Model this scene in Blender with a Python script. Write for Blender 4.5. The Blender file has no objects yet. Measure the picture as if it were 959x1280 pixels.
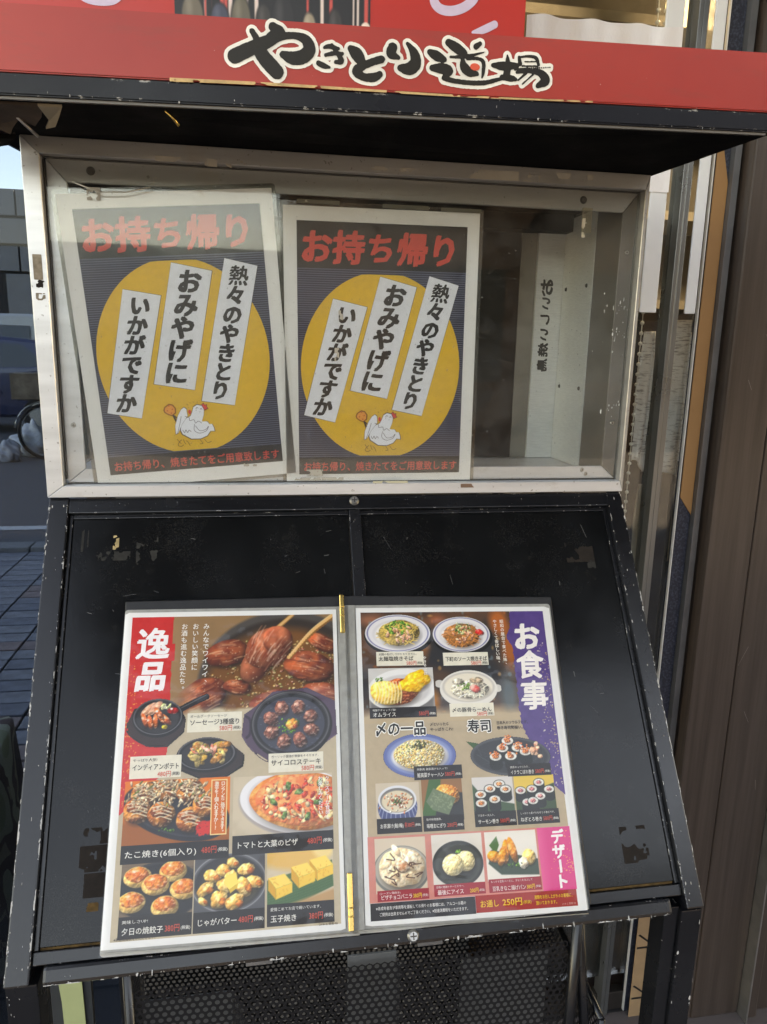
import bpy, bmesh, math, random
import numpy as np
from mathutils import Matrix, Vector
random.seed(7); RNG = np.random.default_rng(11)
scene = bpy.context.scene
COL = scene.collection

# ------------------------------------------------------------------ camera
YAW, PITCH, ROLL = math.radians(9.68), math.radians(12.28), math.radians(1.18)
cam_d = bpy.data.cameras.new('camera'); cam = bpy.data.objects.new('camera', cam_d); COL.objects.link(cam)
f = Vector((math.sin(YAW)*math.cos(PITCH), math.cos(YAW)*math.cos(PITCH), -math.sin(PITCH)))
r = Vector((math.cos(YAW), -math.sin(YAW), 0)); u = r.cross(f)
r2 = math.cos(ROLL)*r + math.sin(ROLL)*u; u2 = -math.sin(ROLL)*r + math.cos(ROLL)*u
mw = Matrix((r2, u2, -f)).transposed().to_4x4(); mw.translation = (0.2208, -0.8097, 1.3567)
cam.matrix_world = mw
cam_d.sensor_fit = 'VERTICAL'; cam_d.sensor_height = 24; cam_d.lens = 918.62/1280*24
cam_d.clip_start = 0.02; cam_d.clip_end = 2000
scene.camera = cam

# ------------------------------------------------------------------ sky, sun, exposure
SUN_EL, SUN_AZ = math.radians(42), math.radians(78)      # azimuth measured from +Y towards +X
world = bpy.data.worlds.new('World'); scene.world = world; world.use_nodes = True
wn = world.node_tree.nodes; wl = world.node_tree.links
for n in list(wn): wn.remove(n)
sky = wn.new('ShaderNodeTexSky'); sky.sky_type = 'NISHITA'; sky.sun_disc = False
sky.sun_elevation = SUN_EL; sky.sun_rotation = SUN_AZ; sky.air_density = 1.0; sky.dust_density = .4
bg = wn.new('ShaderNodeBackground'); bg.inputs['Strength'].default_value = 0.15
wo = wn.new('ShaderNodeOutputWorld'); wl.new(sky.outputs[0], bg.inputs[0]); wl.new(bg.outputs[0], wo.inputs[0])
sd = bpy.data.lights.new('sun', 'SUN'); sd.energy = 4.0; sd.angle = math.radians(0.5); sd.color = (1, .95, .87)
so = bpy.data.objects.new('sun', sd); COL.objects.link(so)
sdir = Vector((math.sin(SUN_AZ)*math.cos(SUN_EL), math.cos(SUN_AZ)*math.cos(SUN_EL), math.sin(SUN_EL)))
so.rotation_euler = (-sdir).to_track_quat('-Z', 'Y').to_euler(); so.location = (6, 6, 12)
scene.view_settings.view_transform = 'Standard'; scene.view_settings.look = 'None'
scene.view_settings.exposure = 3.2; scene.view_settings.use_white_balance = True; scene.view_settings.white_balance_temperature = 13000; scene.view_settings.white_balance_tint = 18; scene.view_settings.gamma = 1
scene.cycles.max_bounces = 10; scene.cycles.transparent_max_bounces = 24

# ------------------------------------------------------------------ colour and materials
def lin(c):
    c = np.asarray(c, float)/255.
    return np.where(c <= .04045, c/12.92, ((c+.055)/1.055)**2.4)
class NT:
    def __init__(s, name):
        s.m = bpy.data.materials.new(name); s.m.use_nodes = True
        s.t = s.m.node_tree; s.n = s.t.nodes; s.l = s.t.links
        for x in list(s.n): s.n.remove(x)
        s.out = s.n.new('ShaderNodeOutputMaterial')
    def a(s, t, **k):
        x = s.n.new(t)
        for kk, v in k.items():
            if kk.startswith('i_'):
                key = kk[2:]; key = int(key) if key.isdigit() else key.replace('_', ' ')
                x.inputs[key].default_value = v
            else: setattr(x, kk, v)
        return x
    def c(s, o, i): s.l.new(o, i)
    def pb(s, col=None, rough=.5, metal=0., spec=.5, coat=0.):
        b = s.a('ShaderNodeBsdfPrincipled'); 
        if col is not None: b.inputs['Base Color'].default_value = (*col, 1)
        b.inputs['Roughness'].default_value = rough; b.inputs['Metallic'].default_value = metal
        b.inputs['Specular IOR Level'].default_value = spec; b.inputs['Coat Weight'].default_value = coat
        b.inputs['Coat Roughness'].default_value = .08
        s.c(b.outputs[0], s.out.inputs[0]); return b
    def noise(s, scale, detail=3, rough=.55, vec=None, stretch=None, coord='Object'):
        tc = s.a('ShaderNodeTexCoord'); o = tc.outputs[coord]
        if stretch:
            mp = s.a('ShaderNodeMapping'); mp.inputs['Scale'].default_value = stretch; s.c(o, mp.inputs[0]); o = mp.outputs[0]
        n = s.a('ShaderNodeTexNoise'); n.inputs['Scale'].default_value = scale; n.inputs['Detail'].default_value = detail
        n.inputs['Roughness'].default_value = rough; s.c(o, n.inputs['Vector']); return n.outputs[0]
    def ramp(s, src, p0, p1, c0=(0, 0, 0), c1=(1, 1, 1)):
        r_ = s.a('ShaderNodeValToRGB'); r_.color_ramp.elements[0].position = p0; r_.color_ramp.elements[1].position = p1
        r_.color_ramp.elements[0].color = (*c0, 1); r_.color_ramp.elements[1].color = (*c1, 1)
        s.c(src, r_.inputs[0]); return r_.outputs[0]
    def mix(s, fac, a, b):
        m_ = s.a('ShaderNodeMix', data_type='RGBA')
        if isinstance(fac, (int, float)): m_.inputs[0].default_value = fac
        else: s.c(fac, m_.inputs[0])
        for k, v in ((6, a), (7, b)):
            if isinstance(v, tuple): m_.inputs[k].default_value = (*v, 1)
            else: s.c(v, m_.inputs[k])
        return m_.outputs[2]
    def mth(s, op, a, b=None):
        m_ = s.a('ShaderNodeMath', operation=op)
        for k, v in ((0, a), (1, b)):
            if v is None: continue
            if isinstance(v, (int, float)): m_.inputs[k].default_value = v
            else: s.c(v, m_.inputs[k])
        return m_.outputs[0]
    def bump(s, src, bsdf, strength=.2, dist=.001):
        b_ = s.a('ShaderNodeBump'); b_.inputs['Strength'].default_value = strength; b_.inputs['Distance'].default_value = dist
        s.c(src, b_.inputs['Height']); s.c(b_.outputs[0], bsdf.inputs['Normal'])

def plain(name, col, rough=.5, metal=0., spec=.5, vary=.12, scale=30, bump=0., coat=0.):
    t = NT(name); b = t.pb(col, rough, metal, spec, coat)
    n = t.noise(scale, 4)
    c1 = tuple(min(1, x*(1+vary)) for x in col); c0 = tuple(x*(1-vary) for x in col)
    t.c(t.ramp(n, .3, .7, c0, c1), b.inputs['Base Color'])
    rr = t.a('ShaderNodeMapRange'); rr.inputs['To Min'].default_value = max(0, rough-.06); rr.inputs['To Max'].default_value = min(1, rough+.08)
    t.c(n, rr.inputs[0]); t.c(rr.outputs[0], b.inputs['Roughness'])
    if bump: t.bump(n, b, bump)
    return t.m

def painted_metal(name, col, rough, chips=.0, edge=True, under=(.55, .53, .5), scale=170, spec=.45):
    """black lacquer with smudges, fine scratches and chipped edges"""
    t = NT(name); b = t.pb(col, rough, 0, spec)
    big = t.noise(9, 5, .6); fine = t.noise(scale, 3, .6); dots = t.noise(420, 2, .5)
    base = t.mix(t.ramp(big, .45, .75), tuple(col), tuple(x*1.4+.001 for x in col))
    chip = t.ramp(dots, .80-chips, .812-chips)
    if edge:
        bv = t.a('ShaderNodeBevel', samples=4); bv.inputs['Radius'].default_value = .0016
        ge = t.a('ShaderNodeNewGeometry')
        dp = t.a('ShaderNodeVectorMath', operation='DOT_PRODUCT'); t.c(bv.outputs[0], dp.inputs[0]); t.c(ge.outputs['Normal'], dp.inputs[1])
        e = t.ramp(dp.outputs['Value'], .90, .985, (1, 1, 1), (0, 0, 0))
        worn = t.mth('MULTIPLY', e, t.ramp(t.noise(110, 4, .7), .6, .65))
        chip = t.mth('MAXIMUM', chip, worn)
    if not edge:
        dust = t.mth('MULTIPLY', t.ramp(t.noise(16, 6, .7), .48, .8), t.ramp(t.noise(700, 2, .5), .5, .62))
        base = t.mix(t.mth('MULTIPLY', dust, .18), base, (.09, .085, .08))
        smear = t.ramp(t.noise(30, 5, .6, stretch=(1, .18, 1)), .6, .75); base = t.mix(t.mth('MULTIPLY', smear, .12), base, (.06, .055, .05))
    col_ = t.mix(chip, base, under)
    t.c(col_, b.inputs['Base Color'])
    rg = t.a('ShaderNodeMapRange'); rg.inputs['To Min'].default_value = rough*.35; rg.inputs['To Max'].default_value = rough*2.1
    t.c(big, rg.inputs[0]); t.c(t.mth('MAXIMUM', rg.outputs[0], t.mth('MULTIPLY', chip, .6)), b.inputs['Roughness'])
    t.bump(fine, b, .05, .0006)
    return t.m

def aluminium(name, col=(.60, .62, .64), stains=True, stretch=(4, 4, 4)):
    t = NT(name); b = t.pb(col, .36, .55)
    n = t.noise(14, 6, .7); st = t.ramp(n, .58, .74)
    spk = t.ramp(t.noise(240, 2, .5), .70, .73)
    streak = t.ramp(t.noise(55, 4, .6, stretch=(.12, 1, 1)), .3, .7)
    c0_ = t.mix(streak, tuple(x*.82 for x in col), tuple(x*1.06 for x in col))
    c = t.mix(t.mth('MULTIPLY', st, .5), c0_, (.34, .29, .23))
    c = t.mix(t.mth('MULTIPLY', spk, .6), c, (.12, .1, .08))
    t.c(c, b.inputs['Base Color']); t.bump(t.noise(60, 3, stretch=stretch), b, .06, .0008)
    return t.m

def print_mat(name, rough=.38, coat=.15):
    t = NT(name); b = t.pb(None, rough, 0, .4, coat)
    at = t.a('ShaderNodeAttribute', attribute_name='Col'); t.c(at.outputs['Color'], b.inputs['Base Color'])
    return t.m

def thin_glass(name, refl=1.6, tint=(1, 1, 1), rough=.02, dirt=.0, wave=0., dirtcol=(.7, .7, .68)):
    t = NT(name)
    tr = t.a('ShaderNodeBsdfTransparent'); tr.inputs[0].default_value = (*tint, 1)
    gl = t.a('ShaderNodeBsdfGlossy'); gl.inputs['Roughness'].default_value = rough
    fr = t.a('ShaderNodeFresnel'); fr.inputs[0].default_value = 1.5
    if wave:
        bp = t.a('ShaderNodeBump'); bp.inputs['Strength'].default_value = wave; bp.inputs['Distance'].default_value = .004
        t.c(t.noise(18, 3, .5), bp.inputs['Height']); t.c(bp.outputs[0], gl.inputs['Normal']); t.c(bp.outputs[0], fr.inputs['Normal'])
    mx = t.a('ShaderNodeMixShader'); t.c(t.mth('MINIMUM', t.mth('MULTIPLY', fr.outputs[0], refl), 1.), mx.inputs[0])
    t.c(tr.outputs[0], mx.inputs[1]); t.c(gl.outputs[0], mx.inputs[2]); last = mx.outputs[0]
    if dirt:
        df = t.a('ShaderNodeBsdfDiffuse'); df.inputs[0].default_value = (*dirtcol, 1)
        m2 = t.a('ShaderNodeMixShader')
        a = t.mth('MULTIPLY', t.ramp(t.noise(7, 7, .72), .42, .8), dirt)
        sp = t.mth('MULTIPLY', t.ramp(t.noise(300, 2, .5), .72, .74), dirt*5)
        t.c(t.mth('MAXIMUM', a, sp), m2.inputs[0]); t.c(last, m2.inputs[1]); t.c(df.outputs[0], m2.inputs[2]); last = m2.outputs[0]
    t.c(last, t.out.inputs[0]); return t.m

M = {}
M['black'] = painted_metal('black_paint', (.006, .0065, .008), .20, .0)
M['board'] = painted_metal('black_board', (.004, .0045, .005), .15, -.02, edge=False, spec=.30)
M['canopy'] = painted_metal('canopy_paint', (.006, .007, .011), .25, .0, spec=.2)
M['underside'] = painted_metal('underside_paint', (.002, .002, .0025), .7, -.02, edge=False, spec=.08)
M['alu'] = aluminium('aluminium_frame')
M['steel'] = plain('steel', (.45, .44, .42), .35, .9)
M['dark_steel'] = plain('dark_steel', (.07, .06, .055), .5, .7)
M['print'] = print_mat('printed_paper')
M['glass'] = thin_glass('display_glass', .5, (.97, .98, .98), .015, .05)
M['film'] = thin_glass('clear_film', .45, (.985, .985, .98), .05, .0, .6)
M['laminate'] = thin_glass('laminate_film', .5, (.985, .985, .98), .1, .0, .12)
M['paper'] = plain('white_paper', (.80, .79, .77), .6, 0, .3, .02, 20)
M['brass'] = plain('brass', (.72, .48, .16), .25, 1.0, .5, .06, 60)
M['edge_film'] = plain('grey_binding_film', (.33, .32, .29), .35, 0, .5, .12, 120, .1)
M['vinyl'] = plain('black_vinyl', (.012, .012, .013), .45, 0, .4, .2, 80, .1)
_ink = {}
def ink(rgb, rough=.4):
    k = (tuple(rgb), rough)
    if k not in _ink:
        t = NT('ink_%02x%02x%02x' % tuple(int(x) for x in rgb)); b = t.pb(tuple(lin(rgb)), rough, 0, .4)
        n = t.noise(160, 3); c = tuple(lin(rgb)); t.c(t.ramp(n, .2, .8, tuple(x*.93 for x in c), tuple(min(1, x*1.05) for x in c)), b.inputs['Base Color'])
        _ink[k] = t.m
    return _ink[k]

# ------------------------------------------------------------------ objects
def link(o, parent=None):
    COL.objects.link(o)
    if parent is not None: o.parent = parent
    return o
def meshob(name, verts, faces, mat=None, parent=None, smooth=False, T=None):
    me = bpy.data.meshes.new(name)
    V = np.asarray(verts, float).reshape(-1, 3)
    if T is not None: V = V @ np.array(T)[:3, :3].T + np.array(T)[:3, 3]
    me.from_pydata(V.tolist(), [], [list(map(int, q)) for q in faces]); me.update()
    if mat: me.materials.append(mat)
    if smooth:
        for p in me.polygons: p.use_smooth = True
    return link(bpy.data.objects.new(name, me), parent)
def bmob(name, bm, mat=None, parent=None, smooth=False, T=None):
    if T is not None: bm.transform(Matrix(np.array(T).tolist()))
    me = bpy.data.meshes.new(name); bm.normal_update(); bm.to_mesh(me); bm.free()
    if mat: me.materials.append(mat)
    if smooth:
        for p in me.polygons: p.use_smooth = True
    return link(bpy.data.objects.new(name, me), parent)
def bx(bm, x0, x1, y0, y1, z0, z1, bev=0):
    g = bmesh.ops.create_cube(bm, size=1)['verts']
    for v in g: v.co = Vector(((x0+x1)/2+v.co.x*(x1-x0), (y0+y1)/2+v.co.y*(y1-y0), (z0+z1)/2+v.co.z*(z1-z0)))
    if bev:
        es = list({e for v in g for e in v.link_edges})
        bmesh.ops.bevel(bm, geom=es, offset=bev, segments=2, affect='EDGES', profile=.6)
def box(name, x0, x1, y0, y1, z0, z1, mat, parent=None, bev=0., T=None):
    bm = bmesh.new(); bx(bm, x0, x1, y0, y1, z0, z1, bev); return bmob(name, bm, mat, parent, T=T)
def hexa(name, P, mat, parent=None, bev=0.):
    """eight corners: bottom ring then top ring"""
    bm = bmesh.new(); v = [bm.verts.new(p) for p in P]
    for q in ((3, 2, 1, 0), (4, 5, 6, 7), (0, 1, 5, 4), (1, 2, 6, 5), (2, 3, 7, 6), (3, 0, 4, 7)): bm.faces.new([v[i] for i in q])
    bmesh.ops.recalc_face_normals(bm, faces=bm.faces)
    if bev: bmesh.ops.bevel(bm, geom=list(bm.edges), offset=bev, segments=2, affect='EDGES')
    return bmob(name, bm, mat, parent)
def prism(name, pts, d, mat, parent=None, bev=0., T=None):
    """outline in local x,y extruded along local z from d[0] to d[1]"""
    bm = bmesh.new(); b = [bm.verts.new((p[0], p[1], d[0])) for p in pts]; t = [bm.verts.new((p[0], p[1], d[1])) for p in pts]
    bm.faces.new(b[::-1]); bm.faces.new(t); n = len(pts)
    for i in range(n): bm.faces.new((b[i], b[(i+1) % n], t[(i+1) % n], t[i]))
    bmesh.ops.recalc_face_normals(bm, faces=bm.faces)
    if bev: bmesh.ops.bevel(bm, geom=list(bm.edges), offset=bev, segments=1, affect='EDGES')
    return bmob(name, bm, mat, parent, T=T)
def tube(name, pts, rad, mat, parent=None, seg=8, closed=False, T=None):
    P = [Vector(p) for p in pts]; V = []; F = []; n = len(P)
    R_ = rad if isinstance(rad, (list, tuple)) else [rad]*n
    for i, p in enumerate(P):
        a = P[(i-1) % n] if (closed or i > 0) else P[0]; b = P[(i+1) % n] if (closed or i < n-1) else P[-1]
        d = (b-a).normalized(); up = Vector((0, 0, 1)) if abs(d.z) < .9 else Vector((1, 0, 0))
        s = d.cross(up).normalized(); w = s.cross(d)
        for k in range(seg):
            an = 2*math.pi*k/seg; V.append(tuple(p+R_[i]*(math.cos(an)*s+math.sin(an)*w)))
    for i in range(n if closed else n-1):
        j = (i+1) % n
        for k in range(seg): F.append((i*seg+k, i*seg+(k+1) % seg, j*seg+(k+1) % seg, j*seg+k))
    if not closed: F += [tuple(range(seg))[::-1], tuple((n-1)*seg+k for k in range(seg))]
    return meshob(name, V, F, mat, parent, True, T)
def screw(name, T, rad=.005, mat=None, parent=None):
    bm = bmesh.new()
    bmesh.ops.create_cone(bm, cap_ends=True, segments=16, radius1=rad, radius2=rad*.7, depth=rad*.5, matrix=Matrix.Translation((0, 0, rad*.25)))
    o = bmob(name, bm, mat or M['steel'], parent, T=T)
    bm = bmesh.new(); bx(bm, -rad*.55, rad*.55, -rad*.1, rad*.1, rad*.5, rad*.53); bx(bm, -rad*.1, rad*.1, -rad*.55, rad*.55, rad*.505, rad*.535)
    return o, bm
def empty(name, label=None, cat=None, group=None, mtx=None, parent=None):
    o = bpy.data.objects.new(name, None); o.empty_display_size = .05; link(o, parent)
    if mtx is not None: o.matrix_world = Matrix(np.array(mtx).tolist())
    if label: o['label'] = label
    if cat: o['category'] = cat
    if group: o['group'] = group
    return o
def tag(o, label=None, cat=None, group=None, kind=None):
    if label: o['label'] = label
    if cat: o['category'] = cat
    if group: o['group'] = group
    if kind: o['kind'] = kind
    return o
def dup(o, parent=None, loc=None):
    c = o.copy(); COL.objects.link(c); c.parent = parent
    for ch in list(o.children): dup(ch, c)
    return c
def tr(x=0, y=0, z=0): m_ = np.eye(4); m_[:3, 3] = (x, y, z); return m_

# ------------------------------------------------------------------ flat print: value noise, marching squares, raster art, lettering
def vnoise(X, Y, scale, seed=0, octv=3, gain=.5):
    rs = np.random.default_rng(seed); out = np.zeros_like(X, float); amp = 1.; tot = 0
    for o in range(octv):
        g = rs.random((64, 64)); x = X/scale*2**o+1000; y = Y/scale*2**o+1000
        xi = np.floor(x).astype(int); yi = np.floor(y).astype(int); fx = x-xi; fy = y-yi
        fx = fx*fx*(3-2*fx); fy = fy*fy*(3-2*fy); xi %= 64; yi %= 64; x1 = (xi+1) % 64; y1 = (yi+1) % 64
        out += amp*((g[yi, xi]*(1-fx)+g[yi, x1]*fx)*(1-fy)+(g[y1, xi]*(1-fx)+g[y1, x1]*fx)*fy); tot += amp; amp *= gain
    return out/tot
def march(F, X, Y):
    """filled polygons where F > 0"""
    V = []; Q = []; ny, nx = F.shape
    ins = F > 0; s = ins[:-1, :-1].astype(int)+ins[:-1, 1:]+ins[1:, 1:]+ins[1:, :-1]
    for j in range(ny-1):
        i = 0
        while i < nx-1:
            if s[j, i] == 4:
                k = i
                while k < nx-1 and s[j, k] == 4: k += 1
                b = len(V); V += [(X[j, i], Y[j, i]), (X[j, k], Y[j, k]), (X[j+1, k], Y[j+1, k]), (X[j+1, i], Y[j+1, i])]; Q.append((b, b+1, b+2, b+3)); i = k; continue
            if s[j, i]:
                cs = [(j, i), (j, i+1), (j+1, i+1), (j+1, i)]; poly = []
                for a in range(4):
                    p, q = cs[a], cs[(a+1) % 4]; fp, fq = F[p], F[q]
                    if fp > 0: poly.append((X[p], Y[p]))
                    if (fp > 0) != (fq > 0):
                        t = fp/(fp-fq); poly.append((X[p]+t*(X[q]-X[p]), Y[p]+t*(Y[q]-Y[p])))
                if len(poly) > 2: b = len(V); V += poly; Q.append(tuple(range(b, b+len(poly))))
            i += 1
    return V, Q
def blobmesh(name, F, X, Y, z, mat, parent, T=None):
    V, Q = march(F, X, Y)
    if not Q: return None
    return meshob(name, [(a/1000, -b/1000, z) for a, b in V], [q[::-1] for q in Q], mat, parent, T=T)
def catmull(P, n=8):
    P = np.array(P, float)
    if len(P) < 3:
        t = np.linspace(0, 1, n*2)[:, None]; return P[0]*(1-t)+P[-1]*t
    E_ = np.vstack([2*P[0]-P[1], P, 2*P[-1]-P[-2]]); out = []
    for i in range(len(P)-1):
        a, b, c, d = E_[i:i+4]
        for t in np.linspace(0, 1, n, endpoint=False):
            out.append(.5*((2*b)+(-a+c)*t+(2*a-5*b+4*c-d)*t*t+(-a+3*b-3*c+d)*t**3))
    out.append(P[-1]); return np.array(out)
def strokefield(X, Y, strokes, n=10):
    F = np.full(X.shape, -1e3)
    for s in strokes:
        S = catmull(s, n)
        for x, y, w in S: F = np.maximum(F, w-np.hypot(X-x, Y-y))
    return F

class Cv:
    """printed picture: painted into colour attributes of a fine flat grid, in millimetres, y down"""
    def __init__(s, w, h, res=.45, base=(200, 190, 170)):
        s.nx = int(w/res)+1; s.ny = int(h/res)+1; s.w = w; s.h = h
        s.X, s.Y = np.meshgrid(np.linspace(0, w, s.nx), np.linspace(0, h, s.ny)); s.res = res
        s.C = np.ones((s.ny, s.nx, 3))*np.array(base, float); s.K = np.ones((s.ny, s.nx), bool)
    def put(s, m, col):
        m = np.clip(m, 0, 1)[..., None]; s.C = s.C*(1-m)+np.asarray(col, float)*m
    def win(s, x0, y0, x1, y1):
        """a view of the part of the canvas between two corners"""
        i0 = max(0, int(x0/s.res)-2); i1 = min(s.nx, int(x1/s.res)+3); j0 = max(0, int(y0/s.res)-2); j1 = min(s.ny, int(y1/s.res)+3)
        if i1-i0 < 3 or j1-j0 < 3: return None
        w = Cv.__new__(Cv); w.sl = (slice(j0, j1), slice(i0, i1)); w.X = s.X[w.sl]; w.Y = s.Y[w.sl]; w.C = s.C[w.sl]; w.res = s.res; return w
    def loc(s, cx, cy, ang):
        c, d = math.cos(ang), math.sin(ang); x = s.X-cx; y = s.Y-cy; return c*x+d*y, -d*x+c*y
    def ell(s, cx, cy, rx, ry, col, ang=0., soft=.5, alpha=1.):
        R_ = max(rx, ry)*1.02+soft*max(rx, ry)/min(rx, ry); w = s.win(cx-R_, cy-R_, cx+R_, cy+R_)
        if w is None: return
        x, y = w.loc(cx, cy, ang); q = np.hypot(x/rx, y/ry); w.put(np.clip((1-q)*min(rx, ry)/soft+.5, 0, 1)*alpha, col); s.C[w.sl] = w.C
    def ring(s, cx, cy, rx, ry, w, col, ang=0., alpha=1.):
        x, y = s.loc(cx, cy, ang); q = np.hypot(x/rx, y/ry); s.put(np.clip((w/2-abs(1-q)*min(rx, ry))/.4+.5, 0, 1)*alpha, col)
    def rect(s, x0, y0, x1, y1, col, soft=.3, alpha=1.):
        d = np.minimum(np.minimum(s.X-x0, x1-s.X), np.minimum(s.Y-y0, y1-s.Y)); s.put(np.clip(d/soft+.5, 0, 1)*alpha, col)
    def poly(s, P, col, soft=.4, alpha=1.):
        P = np.array(P, float); ins = np.zeros(s.X.shape, bool); D = np.full(s.X.shape, 1e9)
        for i in range(len(P)):
            a = P[i]; b = P[(i+1) % len(P)]; e = b-a
            t = np.clip(((s.X-a[0])*e[0]+(s.Y-a[1])*e[1])/(e@e+1e-9), 0, 1)
            D = np.minimum(D, np.hypot(s.X-a[0]-t*e[0], s.Y-a[1]-t*e[1]))
            c = ((a[1] > s.Y) != (b[1] > s.Y)) & (s.X < (b[0]-a[0])*(s.Y-a[1])/(b[1]-a[1]+1e-12)+a[0]); ins ^= c
        m = np.clip(np.where(ins, D, -D)/soft+.5, 0, 1)*alpha; s.put(m, col); return m
    def stroke(s, P, w, col, alpha=1., soft=.4):
        S = catmull([(a, b, w) for a, b in P], 8); e = w+soft; v = s.win(S[:, 0].min()-e, S[:, 1].min()-e, S[:, 0].max()+e, S[:, 1].max()+e)
        if v is None: return
        v.put(np.clip(strokefield(v.X, v.Y, [S[::max(1, int(w*1.2))]], 3)/soft+.5, 0, 1)*alpha, col); s.C[v.sl] = v.C
    def lump(s, cx, cy, rx, ry, col, col2=None, ang=0., rag=.12, spec=.5, seed=None, tex=3., shadow=.45, dark=.5):
        seed = int(abs(cx*7+cy*13+rx*5)) if seed is None else seed
        R_ = max(rx, ry)*1.45+1; full = s; s = s.win(cx-R_, cy-R_, cx+R_, cy+R_)
        if s is None: return
        x, y = s.loc(cx, cy, ang); th = np.arctan2(y/ry, x/rx)
        nn = vnoise(np.cos(th)*rx+50, np.sin(th)*ry+50, max(rx, ry)*.5, seed, 2)
        q = np.hypot(x/rx, y/ry)/(1+rag*2*(nn-.5))
        if shadow: 
            x2, y2 = s.loc(cx+rx*.08, cy+ry*.22, ang); s.put(np.clip((1.12-np.hypot(x2/rx, y2/ry))*3, 0, 1)*shadow, (25, 15, 8))
        m = np.clip((1-q)*min(rx, ry)/.5+.5, 0, 1)
        nz = np.sqrt(np.clip(1-q*q, 0, 1)); wx = (s.X-cx)/max(rx, ry); wy = (s.Y-cy)/max(rx, ry)
        tx = vnoise(s.X, s.Y, tex, seed+1, 3, .4); gx = np.gradient(tx, axis=1)*3.2; gy = np.gradient(tx, axis=0)*3.2
        L_ = np.clip(.62*nz-.45*wx-.6*wy-gx*.5-gy*.7+.25, 0, 1.3)
        c1 = np.asarray(col, float); c2 = np.asarray(col2 if col2 is not None else c1*.7, float)
        t2 = np.clip((tx-.35)*3, 0, 1)[..., None]
        cc = (c1*t2+c2*(1-t2))*(dark+(1.25-dark)*L_[..., None])
        if spec:
            h = np.exp(-(((wx+.28)**2+(wy+.3)**2)/.03))*spec+np.clip(gy*-5-.3, 0, 1)*spec*.6
            cc = cc+h[..., None]*(np.array([255, 250, 235])-cc)
        m = m[..., None]; s.C = s.C*(1-m)+cc*m; full.C[s.sl] = s.C
    def grain(s, amt=8, scale=1.2, seed=3):
        n = vnoise(s.X, s.Y, scale, seed, 2)-.5; s.C = s.C+n[..., None]*amt*2
    def blur(s, n=1):
        for _ in range(n):
            P = np.pad(s.C, ((1, 1), (1, 1), (0, 0)), 'edge'); s.C = (P[:-2, 1:-1]+P[2:, 1:-1]+P[1:-1, :-2]+P[1:-1, 2:]+4*s.C)/8
    def build(s, name, x0, y0, z, parent, mat=None, warp=None, gain=1.0):
        ny, nx = s.ny, s.nx; V = np.zeros((ny*nx, 3)); X = s.X.ravel()+x0; Y = s.Y.ravel()+y0
        if warp is not None: X, Y = warp(X, Y)
        V[:, 0] = X/1000; V[:, 1] = -Y/1000; V[:, 2] = z
        kc = (s.K[:-1, :-1] & s.K[1:, :-1] & s.K[:-1, 1:] & s.K[1:, 1:]).ravel()
        J, I = np.meshgrid(np.arange(ny-1), np.arange(nx-1), indexing='ij'); a = (J*nx+I).ravel()[kc]
        Q = np.stack([a+nx, a+nx+1, a+1, a], 1)
        us = np.unique(Q); mp = np.zeros(ny*nx, int); mp[us] = np.arange(len(us)); Q = mp[Q]; V = V[us]
        me = bpy.data.meshes.new(name); me.vertices.add(len(V)); me.vertices.foreach_set('co', V.ravel().astype('f'))
        me.loops.add(Q.size); me.loops.foreach_set('vertex_index', Q.ravel().astype('i'))
        me.polygons.add(len(Q)); me.polygons.foreach_set('loop_start', np.arange(0, Q.size, 4, dtype='i'))
        me.update(calc_edges=True); me.validate()
        ca = me.color_attributes.new('Col', 'FLOAT_COLOR', 'POINT'); g_ = s.C.mean(2, keepdims=True); c = lin(np.clip((g_+(s.C-g_)*1.14)*1.0*gain, 0, 255)).reshape(-1, 3)[us]
        ca.data.foreach_set('color', np.hstack([c, np.ones((len(c), 1))]).ravel().astype('f'))
        me.materials.append(mat or M['print']); return link(bpy.data.objects.new(name, me), parent)

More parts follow.
